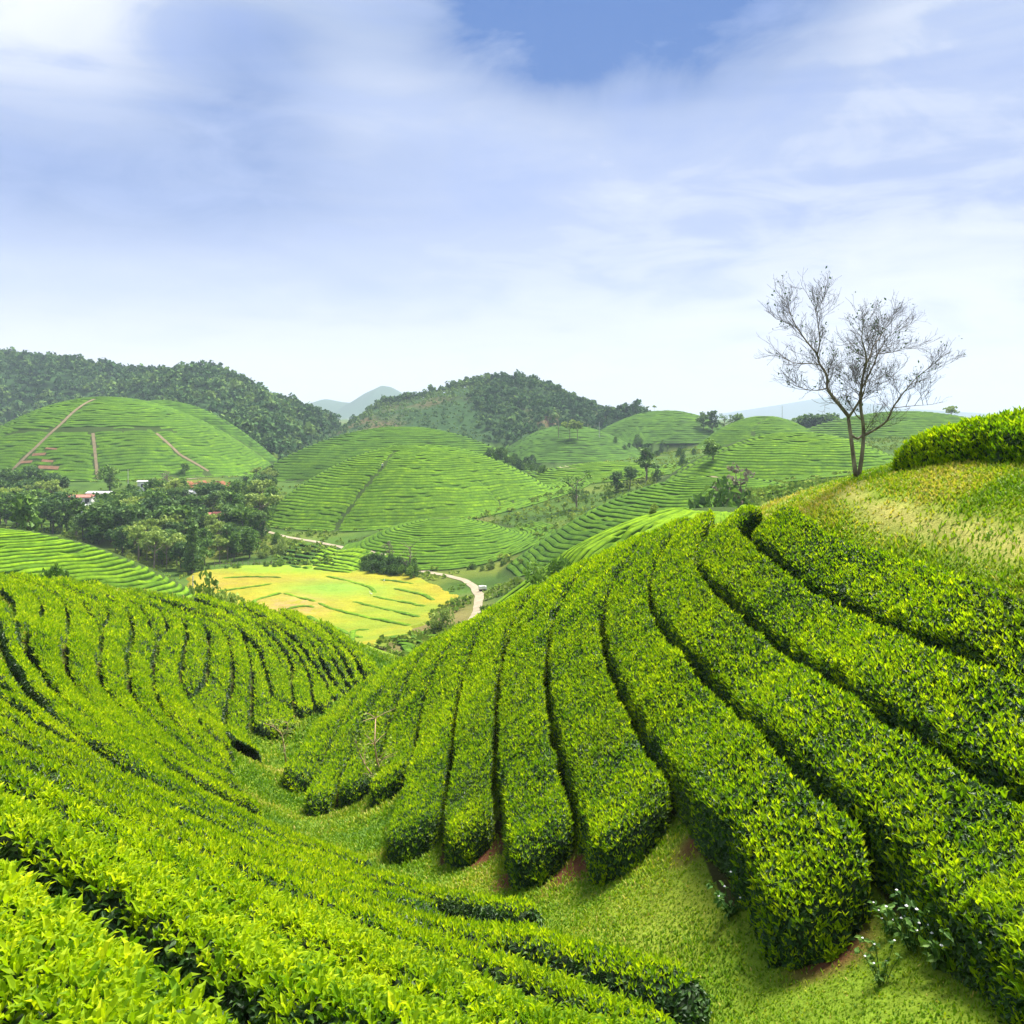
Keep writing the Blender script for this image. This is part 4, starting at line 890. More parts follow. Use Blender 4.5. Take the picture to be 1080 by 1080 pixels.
# --- single trees
def single(name, u, v, vtop, pr, label, wide=1.0, Y=None, group=None, cat='tree'):
    P = at(u, v) if Y is None else on(u, Y); return tree(name, P, max(hpx(P, vtop), .8), pr, label, group, wide, cat=cat)
single('feathery_tree', 607/1*1.135, 573, 530, P_FINE, 'small pale feathery tree on the low spur behind the right slope', 1.15, 91)
single('round_bush', 48, 0, 597, P_BIG, 'big rounded green bush behind the crest of the left slope', .52, 66, cat='bush')
single('two_tiered_tree', 682, 507, 471, P_TALL[0], 'slender tree with two tiers of foliage at the corner of the long hill', 1.5)
single('round_tree', 650, 519, 497, P_ROUND[0], 'dark round tree, left of a touching pair in the hollow', 1.2); single('round_tree', 664, 516, 492, P_ROUND[1], 'dark round tree, taller one of a touching pair in the hollow', 1.15)
single('sparse_tree', 608, 536, 497, P_SPARSE[0], 'thin sparse tree beside the upper edge of the long hill', 1.15)
single('hill_tree', 752, 486, 463, P_MID[0], 'single bushy tree on the diagonal path of the hill behind', 1.5)
single('bush', 720, 491, 478, P_BUSHD[0], 'dark bush at the left foot of the hill with the diagonal path', .7, cat='bush'); single('bush', 693, 508, 494, P_BUSHD[1], 'small dark bush right of the two-tiered tree', .6, cat='bush')
single('bamboo_clump', 766, 545, 505, P_BUSH[0], 'green bamboo clump at the foot of the long hill', .75, 128, cat='bamboo'); single('dry_tree', 779, 545, 488, P_DRY[0], 'dry pinkish brown tree rising from the bamboo clump', .8, 130); single('bush', 800, 545, 517, P_BUSHP[0], 'pale bush right of the dry pinkish tree', .6, 132, cat='bush')
single('fuzzy_bush', 578, 0, 589, P_BUSH[1], 'fuzzy grey-green bush on the low spur by the right crest', .7, 83, cat='bush')
single('pale_bush', 464, 0, 640, P_BUSHP[1], 'yellowish feathery bush at the near corner of the rice field', .85, 125, cat='bush')
single('pale_bush', 215, 0, 607, P_BUSHP[0], 'light green bush left of the rice field by the white post', .62, 71, cat='bush'); single('pale_bush', 243, 0, 622, P_BUSHP[1], 'light green bush just over the left crest before the rice', .6, 70, cat='bush')
single('pointed_tree', 203, 605, 551, P_CONE[0], 'tall dark pointed tree at the left corner of the rice field', .95)
for u, Y, vt, lab in [(146, 205, 553, 'tallest pale tree of the slender row before the dark wood'), (163, 196, 560, 'pale flat-topped tree, thickest of the slender row before the wood'), (176, 200, 566, 'yellow-green flat-topped tree beside the dark pointed tree'), (155, 210, 572, 'lowest pale tree of the slender row before the wood'), (187, 205, 562, 'pale flat-topped tree leaning against the dark pointed tree')]:
    tree('slender_tree', on(u, Y), hpx(on(u, Y), vt), P_PALE[int(u) % 3], lab, 'slender pale trees before the wood', 1.1)
single('tall_tree', 28, 0, 520, P_TALL[1], 'tall tree with a long bare trunk at the left edge', .9, 175); single('tall_tree', 240, 592, 553, P_TALL[0], 'slim tree with a thin pale trunk beyond the rice field', .95)
single('leafless_tree', 432, 603, 567, proto('sparse', 'leaf_dry', 150, .02, 30), 'bare pale tree standing beside the bend of the dirt road', 1.1); single('leafless_tree', 410, 592, 570, P_DRY[1], 'dry brown tree beside the dirt road under the low mound', .9)
single('round_tree', 116, 518, 490, P_MID[1], 'pale round tree on the foot of the far left tea hill', 1.2); single('round_tree', 195, 500, 488, P_MID[2], 'small round tree above the red earth cut', 1.3); single('sparse_tree', 176, 516, 496, P_DRY[0], 'brownish thin tree at the left end of the red earth cut', .9)
for i, (u, Y, vt, lab) in enumerate([(683, 558, 429, 'left of two thin trees on the terraced hilltop'), (690, 558, 428, 'right of two thin trees on the terraced hilltop'), (742, 520, 434, 'narrow dark tree on the skyline left of the cone hill'), (751, 520, 433, 'dark bushy tree on the skyline left of the cone hill'), (764, 530, 436, 'leftmost of three thin skyline trees beside the cone hill'), (771, 530, 437, 'middle of three thin skyline trees beside the cone hill'), (782, 525, 436, 'round rightmost skyline tree beside the cone hill'), (1003, 470, 428, 'lone umbrella tree on the skyline right of the bare tree')]):
    pr = (P_PALE[0], P_PALE[1], P_ROUND[2], P_ROUND[0], P_SPARSE[0], P_SPARSE[1], P_MID[0], P_PALE[2])[i]; P = on(u, Y)
    tree('skyline_tree', P, max(hpx(P, vt), 4), pr, lab, 'trees on the skyline', 1.1)
for i in range(8):
    P = on(846+i*5.0, 520); tree('skyline_tree', P, hpx(P, 437+random.uniform(-2, 3)), random.choice(P_ROUND+P_MID), 'dark tree in the skyline grove behind the bare tree', 'skyline grove behind the bare tree', 1.2)
for u, v, vt in [(601, 464, 443), (609, 464, 445)]:
    single('palm', u, v, vt, proto('umbrella', 'leaf_pale', 260, .12, 33), 'shaggy palm on the brown spur, %s of two' % ('left' if u < 605 else 'right'), .95, group='palms on the brown spur', cat='palm')
single('dead_trunk', 589, 462, 431, proto('tall', 'leaf_dry', 60, .03, 34), 'tall pale dead trunk on the brown spur', .5)
# --- the wood below the far left hill, every tree its own
WOOD = [(0, 514), (40, 512), (110, 534), (190, 528), (250, 516), (292, 500), (288, 540), (281, 556), (272, 590), (205, 602), (170, 600), (110, 580), (60, 566), (0, 562)]
def wood():
    pts = []; r = random.Random(11); tries = 0
    while len(pts) < 215 and tries < 9000:
        tries += 1; u = r.uniform(0, 292); v = r.uniform(500, 602)
        if not inside(np.array([u]), np.array([v]), WOOD)[0]: continue
        P = at(u, v)
        if P[1] < 160 or P[1] > 420 or 150 < u < 190 and v > 596: continue
        if any(abs(u-a) < w_ and -5 < v-b < d_ for a, b, w_, d_ in [(80, 535, 23, 24), (108, 527, 16, 22), (212, 512, 40, 14), (151, 518, 9, 22), (204, 537, 8, 20), (213, 552, 9, 16), (234, 550, 8, 14), (28, 570, 5, 10)]): continue
        if any((P[0]-q[0])**2+(P[1]-q[1])**2 < 11 for q, _, _ in pts): continue
        pts.append((P, u, v))
    for P, u, v in pts:
        k = r.random(); h = r.uniform(6.5, 10.5)*(1.0 if P[1] < 300 else .85)
        if u > 150 and v < 530: h *= .7
        if v > 575: h *= .75
        if k < .42: tree('broadleaf_tree', P, h, r.choice(P_ROUND), 'dark round-crowned tree in the valley wood', 'dark trees of the valley wood', r.uniform(1.0, 1.4))
        elif k < .80: tree('broadleaf_tree', P, h, r.choice(P_MID), 'mid green round-crowned tree in the valley wood', 'mid green trees of the valley wood', r.uniform(1.0, 1.4))
        elif k < .90: tree('broadleaf_tree', P, h*1.15, r.choice(P_TALL), 'slim light green tree in the valley wood', 'slim trees of the valley wood', 1.1)
        else: tree('broadleaf_tree', P, h*1.1, r.choice(P_PALE), 'pale flat-topped tree in the valley wood', 'pale trees of the valley wood', 1.1)
wood()
# --- bushes along the road and at the hill feet
def bushes(n, poly, hlo, hhi, label, group, protos, seed):
    r = random.Random(seed); us = [p[0] for p in poly]; vs = [p[1] for p in poly]; k = 0
    while k < n:
        u, v = r.uniform(min(us), max(us)), r.uniform(min(vs), max(vs))
        if not inside(np.array([u]), np.array([v]), poly)[0]: continue
        P = at(u, v); k += 1; tree('bush', P, r.uniform(hlo, hhi), r.choice(protos), label, group, r.uniform(.6, .9), cat='bush')
bushes(38, [(384, 594), (395, 592), (440, 604), (445, 612), (400, 608), (380, 602)], 1.6, 3.4, 'leafy green bush on the bank between the road and the rice', 'bushes between the road and the rice', P_BUSH+P_BUSHD, 1)
bushes(16, [(486, 600), (540, 592), (552, 594), (545, 600), (500, 608)], .8, 1.5, 'low bush in the grass right of the dirt road', 'low bushes right of the dirt road', P_BUSH+P_BUSHP, 2)
bushes(14, [(275, 570), (300, 572), (298, 592), (275, 590)], 1.5, 3.2, 'bush in the thicket beyond the rice field', 'bushes beyond the rice field', P_BUSH+P_BUSHP, 3)
bushes(12, [(205, 601), (330, 596), (372, 600), (330, 599), (210, 604)], .8, 1.7, 'low bush along the far edge of the rice', 'bushes along the far edge of the rice', P_BUSH, 4)
bushes(26, [(500, 478), (560, 484), (578, 500), (540, 494)], 2.0, 4.5, 'dark bush in the gully right of the central hill', 'bushes right of the central hill', P_BUSHD+P_BUSH, 5)
bushes(22, [(660, 462), (720, 470), (735, 480), (690, 486), (640, 470)], 2.0, 4.5, 'dark bush at the foot of the terraced hill', 'bushes below the terraced hill', P_BUSHD+P_BUSH, 6)
bushes(14, [(600, 520), (640, 520), (660, 522), (640, 530), (600, 536)], 1.0, 2.0, 'small bush in the hollow behind the long hill', 'bushes behind the long hill', P_BUSH, 7)
# --- woods on the far ridges: one mass
def forest():
    r = np.random.default_rng(5); X = []; S_ = []
    def area(n, x0, x1, y0, y1, test, hlo, hhi, tb):
        x = r.uniform(x0, x1, n); y = r.uniform(y0, y1, n); k = np.abs(x/y) < .72; x, y = x[k], y[k]; z = H(x, y); k = test(x, y, z); x, y, z = x[k], y[k], z[k]
        X.append(np.c_[x, y, z]); S_.append(np.c_[np.clip(r.lognormal(np.log((hlo+hhi)*.37), .30, len(x)), hlo*.45, hhi*1.2), np.clip(tb+.36*fbm(x, y, .02, 77)+r.normal(0, .20, len(x)), 0, 1)])
    RL, RM, RK = RIDGES['wooded_left'], RIDGES['wooded_mid'], RIDGES['knoll']
    own = lambda R, x, y, z, m: (np.abs(z-R.z(x, y)) < 1.5) & (z > R.zf+m)
    area(9000, -640, -60, 480, 930, lambda x, y, z: own(RL, x, y, z, -4), 5.5, 10.5, .42)
    um = lambda x, y: 540+F*x/y
    dense = lambda x, y, z: own(RM, x, y, z, -2) & ((fbm(x, y, .012, 78)+.9*np.clip((um(x, y)-515)/60, -1, 1) > .05) | (z > RM.z(x, y)-.1) & (y > 735))
    area(5200, -240, 190, 500, 800, dense, 4.5, 9, .30); area(7000, -240, 190, 500, 800, lambda x, y, z: own(RM, x, y, z, -6), 1.8, 4.2, .62)
    area(800, 40, 150, 560, 660, lambda x, y, z: own(RK, x, y, z, -4), 5, 9, .35)
    area(700, -210, -60, 470, 620, lambda x, y, z: (um(x, y) > 215) & (um(x, y) < 345) & (z < -8) & (zmix(x, y) < .1) & (DOMES['leftfar'].z(x, y) < -50) & (DOMES['behind'].z(x, y) < -50), 5, 11, .40)
    X = np.vstack(X); S2 = np.vstack(S_); n = len(X); k = 34; h = S2[:, 0]
    d = unit(r.normal(size=(n*k, 3))); d[:, 2] = np.abs(d[:, 2])*1.1-.15; i = np.repeat(np.arange(n), k)
    P = X[i]+np.c_[np.zeros((n*k, 2)), h[i]*.55]+d*np.c_[h[i]*.40, h[i]*.40, h[i]*.50]*r.uniform(.55, 1.05, (n*k, 1))
    N = unit(d+.8*unit(r.normal(size=(n*k, 3)))); T = unit(np.cross(N, unit(r.normal(size=(n*k, 3))))); B = np.cross(N, T); s = (h[i]*.155*r.uniform(.6, 1.3, n*k))[:, None]
    V = np.stack([P-T*s, P-B*s*.8, P+T*s, P+B*s*.8], 1).reshape(-1, 3); t = np.clip(S2[i, 1]+r.normal(0, .14, n*k), 0, 1)
    o = mesh('woods', V, np.arange(n*k)[:, None]*4+[0, 1, 2, 3], M['forest'], None, {'tint': np.repeat(t, 4)}); tag(o, 'dense dark woods covering the far ridges', 'woods', kind='stuff'); print('forest', n)
forest()

# --- low plants over the meadows of the valley floor
def meadow():
    r = np.random.default_rng(9); n = 26000; Y = np.exp(r.uniform(np.log(96), np.log(430), n)); x = Y*r.uniform(-.62, .62, n); z = H(x, Y)
    ok = zmix(x, Y) < .02
    for d in DOMES.values(): ok &= (d.z(x, Y) < z-.6) | (d.z(x, Y) < -300)
    W_ = px_line(RICE, YF); ok &= ~inside(x, Y, [tuple(p[:2]) for p in W_])
    rp = px_line([(276, 559), (300, 566), (330, 571), (360, 577), (390, 584), (420, 593), (445, 602), (470, 607), (490, 612), (500, 619), (506, 628), (503, 645)])[:, :2]; rp = resample(rp, 1.0)
    for a in range(0, len(rp), 1): ok &= np.hypot(x-rp[a, 0], Y-rp[a, 1]) > 1.6
    ok &= fbm(x, Y, .05, 91)+.5*fbm(x, Y, .2, 92) > -.12
    x, Y, z = x[ok], Y[ok], z[ok]; m = len(x); k = 7; h = r.uniform(.25, 1.0, m)**1.6*1.3+.15; i = np.repeat(np.arange(m), k)
    d = unit(r.normal(size=(m*k, 3))); d[:, 2] = np.abs(d[:, 2]); P = np.c_[x, Y, z+h*.35][i]+d*h[i][:, None]*.5*np.array([1.5, 1.5, .9])*r.uniform(.4, 1, (m*k, 1))
    N = unit(d+unit(r.normal(size=(m*k, 3)))); T = unit(np.cross(N, unit(r.normal(size=(m*k, 3))))); B = np.cross(N, T); s = (h[i]*.42*r.uniform(.6, 1.3, m*k))[:, None]
    V = np.stack([P-T*s, P-B*s*.7, P+T*s, P+B*s*.7], 1).reshape(-1, 3); t = np.clip(.62+.35*fbm(x, Y, .04, 93)[i]+r.normal(0, .16, m*k), 0, 1)
    o = mesh('meadow_plants', V, np.arange(m*k)[:, None]*4+[0, 1, 2, 3], M['meadow'], None, {'tint': np.repeat(t, 4)}); tag(o, 'rough grass and low weeds over the valley meadows', 'meadow plants', kind='stuff'); print('meadow', m)
M['meadow'] = mat_tree('meadow_leaf', [(0, (.040, .100, .014)), (.5, (.100, .190, .018)), (1, (.230, .300, .040))], rough=.9, spec=.05)
meadow()

# ------------------------------------------------------------------ the bare tree on the bank
def bare_tree():
    B0 = march([(906, 504)], GN, 0)[0]; Y0 = B0[1]; r = random.Random(3); sc = Y0/F
    def w(zx, zy, dy=0.0): px, py = 800+(512+(zx-512)*((.80 if zx < 512 else .70) if zy < 700 else .88))/4.91, 290+(1045-(1045-zy)*.90)/4.91; return np.array([(px-540)*sc, Y0+dy, -(py-HV)*sc])
    limbs = [([(503, 1045), (490, 930), (475, 800), (462, 700)], .060, .044, 0, .05), ([(524, 1045), (540, 940), (548, 830), (545, 740), (530, 660), (530, 540), (550, 430)], .060, .028, .05, -.1),
      ([(462, 700), (400, 630), (350, 570), (328, 535), (340, 480), (325, 430), (295, 395), (285, 330), (240, 280), (190, 215), (150, 150), (110, 60)], .050, .006, 0, .6),
      ([(285, 330), (297, 260), (280, 180), (262, 110), (240, 60)], .020, .005, .35, .1), ([(328, 535), (260, 548), (170, 548), (80, 528)], .020, .004, .2, -.5), ([(295, 395), (230, 385), (160, 382), (95, 345)], .018, .004, .3, .9),
      ([(475, 800), (500, 825), (512, 835), (548, 800)], .034, .028, 0, 0), ([(462, 700), (485, 650), (505, 600), (520, 555), (522, 490)], .034, .010, 0, -.5),
      ([(550, 430), (549, 405), (520, 330), (475, 270), (470, 170)], .032, .005, -.1, -.8), ([(549, 405), (610, 360), (650, 290), (720, 240), (775, 185)], .028, .005, -.1, .5),
      ([(545, 740), (548, 640), (560, 550), (620, 490), (690, 400), (740, 330), (810, 250), (895, 180)], .040, .005, 0, .9), ([(548, 810), (600, 775), (660, 725), (715, 650), (770, 570), (850, 480), (925, 425)], .036, .005, 0, -.9),
      ([(660, 440), (625, 385), (610, 330)], .014, .004, .4, .1), ([(530, 560), (440, 530), (380, 590)], .012, .004, 0, -.5), ([(560, 550), (650, 490), (740, 485)], .016, .004, .2, 1.0), ([(545, 720), (500, 700), (470, 665)], .02, .012, 0, -.2), ([(690, 400), (735, 300), (755, 200)], .014, .004, .4, .9), ([(740, 330), (830, 320), (910, 300)], .012, .004, .5, 0), ([(350, 570), (300, 470), (240, 440)], .012, .004, .1, -.6), ([(715, 650), (800, 640), (880, 635)], .012, .004, -.5, -1.1)]
    root = empty('bare_tree', tuple(B0)); tag(root, 'nearly leafless twin-trunked tree on the bank beside the dirt path', 'tree')
    tm, tw = MB(), MB(); lv = []
    def dense(p, n):
        p = np.array(p); d = np.r_[0, np.cumsum(np.linalg.norm(np.diff(p, axis=0), axis=1))]; t = np.linspace(0, d[-1], n); q = np.stack([np.interp(t, d, p[:, i]) for i in range(3)], 1)
        k = np.array([.25, .5, .25]); q[1:-1] = np.stack([np.convolve(q[:, i], k, 'valid') for i in range(3)], 1); return q
    def twig(p, d, L, rad, lev):
        n = 5; pts = [p]; 
        for i in range(n): d = d+np.array([r.gauss(0, .09), r.gauss(0, .09), r.gauss(.04, .08)]); d /= np.linalg.norm(d); pts.append(pts[-1]+d*L/n)
        tw.tube(pts, np.linspace(rad*.9, max(rad*.3, .0030), n+1), 3 if lev > 1 else 4, cap=False)
        if lev < 3:
            for i in range(1, n+1):
                for _ in range((2, 1, 1)[lev]):
                    if r.random() < (.75, .85, .50)[lev]:
                        a = unit(np.array([[r.gauss(0, 1), r.gauss(0, 1), r.gauss(.25, .7)]]))[0]; dd = d*.9+a*.75; twig(pts[i], dd/np.linalg.norm(dd), L*r.uniform(.40, .70), rad*.55, lev+1)
        left = 1 if p[0] < B0[0]+.1 else .45
        if lev >= 2 and r.random() < .045*left: lv.append((pts[-1], d))
        if lev >= 2 and r.random() < .015*left: lv.append((pts[3], d))
    for pts, r0, r1, d0, d1 in limbs:
        p = np.array([w(x, y, d0+(d1-d0)*i/(len(pts)-1)) for i, (x, y) in enumerate(pts)]); q = dense(p, max(5, min(len(pts)*3, int(np.linalg.norm(np.diff(p, axis=0), axis=1).sum()/.085)))); tm.tube(q, np.linspace(r0, r1, len(q)), 8 if r0 > .04 else 6)
        if r0 > .055 and len(pts) == 4: continue
        i0 = 3 if r0 < .055 else len(q)//2+2
        for i in range(i0, len(q)):
            if r.random() < (.95 if r0 < .055 else .35):
                t = unit((q[i]-q[i-1])[None])[0]; a = unit(np.array([[r.gauss(0, 1), r.gauss(0, 1.1), r.gauss(.1, .7)]]))[0]; d = t*.8+a*.8; twig(q[i], d/np.linalg.norm(d), r.uniform(.30, .75), .008, 0 if r.random() < .30 else 1)
        t = unit((q[-1]-q[-3])[None])[0]; twig(q[-1], t, .34, .006, 1)
    for c in (tm, tw):
        c.v = [v-B0 for v in c.v]
    tm.build('trunk', M['bark_tree'], root, smooth=True); tw.build('twigs', M['bark_dark'], root)
    P = np.array([a for a, _ in lv]); P = np.repeat(P, 2, 0)+rng.normal(0, .07, (len(P)*2, 3)); n = len(P); N = unit(rng.normal(size=(n, 3))+[0, 0, .8]); T = unit(np.cross(N, unit(rng.normal(size=(n, 3))))+[0, 0, -.3])
    V, q, t, a = leaf_batch(P-B0, N, T, rng.uniform(.05, .10, n), rng.random(n)*.5, False, .2, .5); mesh('leaves', V, q, M['leaf_dark'], root, {'tint': a}); print('twigs', len(tw.v), 'leaves', n)
M['bark_tree'] = mat_plain('lichened_bark', (.060, .046, .036), (.30, .255, .205), 7, .9, .5, stretch=(1, 1, .5))
bare_tree()
# ------------------------------------------------------------------ two young saplings in the hollow
def sapling(base, lines, label, seed):
    B0 = march([base], GN, 0)[0]; r = random.Random(seed); sc = B0[1]/F; root = empty('sapling', tuple(B0)); tag(root, label, 'sapling', 'young saplings in the hollow'); mb = MB(); tips = []
    for L, r0 in lines:
        p = np.array([((u-base[0])*sc, .15*i*r.uniform(-1, 1), -(v-base[1])*sc) for i, (u, v) in enumerate(L)]); mb.tube(p, np.linspace(r0, r0*.4, len(p)), 5)
        for i in range(1, len(p)):
            for _ in range(4):
                d = unit(np.array([[r.gauss(0, 1), r.gauss(0, 1), r.gauss(.7, .5)]]))[0]; q = p[i]+d*r.uniform(.25, .6)*(1.2 if i > 1 else .6); mb.tube([p[i], (p[i]+q)/2+[0, 0, .02], q], [r0*.35, r0*.25, r0*.12], 4, cap=False); tips += [q, (p[i]+q)/2]
    mb.build('stem', M['sapling_bark'], root, smooth=True); P = np.repeat(np.array(tips), 4, 0); n = len(P); P = P+rng.normal(0, .09, (n, 3)); N = unit(rng.normal(size=(n, 3))+[0, 0, 1]); T = unit(np.cross(N, unit(rng.normal(size=(n, 3)))))
    V, q, t, a = leaf_batch(P, N, T, rng.uniform(.08, .15, n), rng.random(n), False, .2, .45); mesh('leaves', V, q, M['leaf_pale'], root, {'tint': a})
M['sapling_bark'] = mat_plain('sapling_bark', (.28, .17, .10), (.46, .32, .20), 6, .85)
sapling((302, 809), [([(302, 809), (299, 790), (296, 776), (291, 765)], .035), ([(298, 786), (303, 774), (303, 762)], .02)], 'thin bent sapling with a few leaves at the tip of the right slope', 1)
sapling((403, 833), [([(403, 833), (401, 815), (399, 800), (397, 780), (394, 762)], .040), ([(403, 833), (392, 820), (384, 808), (378, 792)], .030), ([(405, 830), (406, 806)], .014)], 'forked pinkish sapling between two rows at the foot of the right slope', 2)
# ------------------------------------------------------------------ weeds with white flowers at the lower right
M['weed'] = mat_leaf('weed_leaf', [(0, (.030, .090, .014)), (.5, (.065, .155, .022)), (1, (.135, .240, .040))], .6, .2, .3); M['petal'] = mat_plain('white_petal', (.70, .68, .74), (.82, .80, .84), 5, .7)
def weed_protos(seed):
    r = np.random.default_rng(seed); st = MB(); L = LeafSet(); fl = []
    for i in range(11):
        a = r.uniform(0, 6.28); ln = r.uniform(.18, .42); o = np.array([math.cos(a), math.sin(a), 0]); p = np.array([o*.03, o*ln*.35+[0, 0, ln*.6], o*ln*.6+[0, 0, ln]]); st.tube(p, [.005, .004, .003], 4, cap=False)
        for k in range(7):
            f = .25+.75*k/6; b = p[1]*f*1.0+p[2]*f*f*.35 if f < .6 else p[1]*(1-f)*1.2+p[2]*f; n = unit(r.normal(size=(1, 3))*.6+[0, 0, 1]); t = unit(np.cross(n, unit(r.normal(size=(1, 3))))); L.add(leaf_batch(b[None], n, t, np.array([r.uniform(.05, .10)]), np.array([r.random()]), True, .25, .5))
        if i % 2 == 0:
            b = MB(); a5 = np.linspace(0, 6.28, 8, endpoint=False); b.add(np.vstack([np.c_[.013*np.cos(a5), .013*np.sin(a5), np.zeros(8)], [[0, 0, .012]], [[0, 0, -.012]]])+p[2], t=[(j, (j+1) % 8, 8) for j in range(8)]+[((j+1) % 8, j, 9) for j in range(8)]); fl.append(b.build('flower', M['petal']))
    return st.build('stem', M['weed']), L.build('leaves', M['weed'], None), *fl
WP = [weed_protos(s) for s in (1, 2)]
for i, (u, v, s, lab) in enumerate([(962, 1002, 1.0, 'white-flowered weed between the two lowest right rows'), (990, 1020, 1.2, 'white-flowered weed, second from the lower right corner'), (1022, 1000, 1.25, 'tall white-flowered weed under the last right row'), (1050, 1035, 1.2, 'white-flowered weed nearest the lower right corner'), (930, 1040, .8, 'small weed alone in the grass at the lower right'), (772, 968, 1.1, 'pale leafy weed at the left corner of the big row end'), (1000, 955, .9, 'fern-like weed in the shade of the last gap'), (940, 985, .8, 'low flowering weed beside the big row end')]):
    P = march([(u, v)], GN, 0)[0]; root = empty('weed', tuple(P), i*1.3); root.scale = (s, s, s); tag(root, lab, 'weed', 'flowering weeds in the hollow')
    for o in WP[i % 2]: c = o.copy(); COL.objects.link(c); c.parent = root
for t in WP:
    for o in t: bpy.data.objects.remove(o)
# ------------------------------------------------------------------ village below the far left hill
M['plaster'] = mat_plain('white_plaster', (.62, .60, .56), (.80, .78, .75), .8, .9); M['plaster_pink'] = mat_plain('pinkish_plaster', (.42, .33, .29), (.58, .48, .43), .8, .9); M['tile_red'] = mat_plain('red_roof', (.27, .09, .07), (.42, .17, .13), 1.2, .8); M['sheet_grey'] = mat_plain('grey_roof_sheet', (.36, .36, .37), (.52, .52, .52), .7, .6); M['opening'] = mat_plain('dark_opening', (.02, .022, .025), (.05, .05, .055), 2, .3)
def house(u, v, wd, dp, ht, roofh, wall, roof, label, rz=0, Y=None, nwin=3):
    P = at(u, v) if Y is None else on(u, Y); root = empty('house', tuple(P), rz); tag(root, label, 'house'); wl = MB(); wl.box((0, 0, ht/2-.4), (wd, dp, ht+.8)); wl.build('wall', M[wall], root)
    e = .35; x, y = wd/2+e, dp/2+e; rf = MB(); z = ht-.05
    rf.add([(-x, -y, z), (x, -y, z), (x, 0, z+roofh), (-x, 0, z+roofh), (x, y, z), (-x, y, z), (-x, -y, z+.14), (x, -y, z+.14), (x, 0, z+roofh+.14), (-x, 0, z+roofh+.14), (x, y, z+.14), (-x, y, z+.14)], [(0, 3, 2, 1), (3, 5, 4, 2), (6, 7, 8, 9), (9, 8, 10, 11), (0, 1, 7, 6), (4, 5, 11, 10), (1, 2, 8, 7), (2, 4, 10, 8), (0, 6, 9, 3), (3, 9, 11, 5)])
    rf.build('roof', M[roof], root)
    for i in range(nwin):
        b = MB(); b.box(((i-(nwin-1)/2)*wd/nwin, -dp/2-.02, ht*.55), (min(1.1, wd/nwin*.5), .10, 1.2)); b.build('window', M['opening'], root)
    b = MB(); b.box((wd*.36 if nwin != 3 else wd*.17, -dp/2-.03, .95), (.95, .10, 1.95)); b.build('door', M['opening'], root); return root
house(151.5, 517, 3.6, 3.2, 3.3, .3, 'plaster', 'sheet_grey', 'small white box house by the road under the far tea hill', .15, nwin=1)
house(80, 531, 12.5, 5, 2.3, .7, 'plaster', 'tile_red', 'long white shed with a rusty red roof among the trees', .08, nwin=5); house(80, 540, 10.5, 5, 2.0, .6, 'plaster', 'sheet_grey', 'long shed with a pale roof in front of the red-roofed one', .08, nwin=4)
house(107, 527, 9, 4, 2.4, .6, 'plaster', 'sheet_grey', 'pale grey-roofed shed between the sheds and the white box house', -.05, nwin=4)
house(204, 537, 6, 5, 5.4, 1.0, 'plaster_pink', 'sheet_grey', 'tall pinkish house with a grey roof among the trees', .2, nwin=2); house(213, 552, 5.5, 4, 2.2, 1.0, 'plaster_pink', 'tile_red', 'low house with a red tiled roof below the pinkish house', -.1); house(234, 550, 4.5, 4, 2.0, .9, 'plaster_pink', 'tile_red', 'small red-roofed house at the right edge of the village', .2, nwin=2)
def wall_low():
    P = at(165, 518); b = MB(); b.box((0, 0, .5), (5.5, .25, 1.3)); root = b.build('garden_wall', M['tile_red']); root.location = tuple(P); tag(root, 'low reddish wall right of the white box house', 'wall')
wall_low()
def cut_bank():
    n = 40; us = np.linspace(172, 251, n); V = []
    for i, u in enumerate(us):
        P = at(u, 514); hgt = 2.8*(.85+.12*math.sin(i*.7)+.1*math.sin(i*1.9))*min(1, i/4, (n-1-i)/2+.15)
        for t in np.linspace(0, 1, 6): V.append((P[0]+rng.normal(0, .15), P[1]+t*t*1.6+rng.normal(0, .2), P[2]-.3+hgt*t))
    i = np.arange(n-1)[:, None]; j = np.arange(5)[None]; q = np.stack([i*6+j, (i+1)*6+j, (i+1)*6+j+1, i*6+j+1], -1).reshape(-1, 4); o = mesh('earth_bank', V, q, M['redearth']); tag(o, 'raw orange earth cut beside the village road', 'earth bank', kind='structure')
cut_bank()
M['pole'] = mat_plain('concrete_pole', (.38, .37, .35), (.55, .54, .51), 2, .9)
def pole(u, v, vt, label, Y=None, arm=True):
    P = at(u, v) if Y is None else on(u, Y); h = hpx(P, vt); root = empty('utility_pole', tuple(P)); tag(root, label, 'pole'); b = MB(); b.tube([(0, 0, -.4), (0, 0, h)], [.16, .10], 8); b.build('post', M['pole'], root)
    if arm: b = MB(); b.box((0, 0, h-.5), (1.3, .1, .12)); [b.tube([(x, 0, h-.45), (x, 0, h-.2)], .05, 5) for x in (-.55, 0, .55)]; b.build('crossarm', M['bark_dark'], root)
pole(135, 516, 495, 'concrete utility pole left of the white box house'); pole(203.5, 620, 607, 'white marker post at the left corner of the rice field', None, False); pole(632, 462, 445, 'pale pole on the slope right of the palms', None, False); pole(825, 0, 428, 'thin mast on the skyline hill left of the bare tree', 430, False)
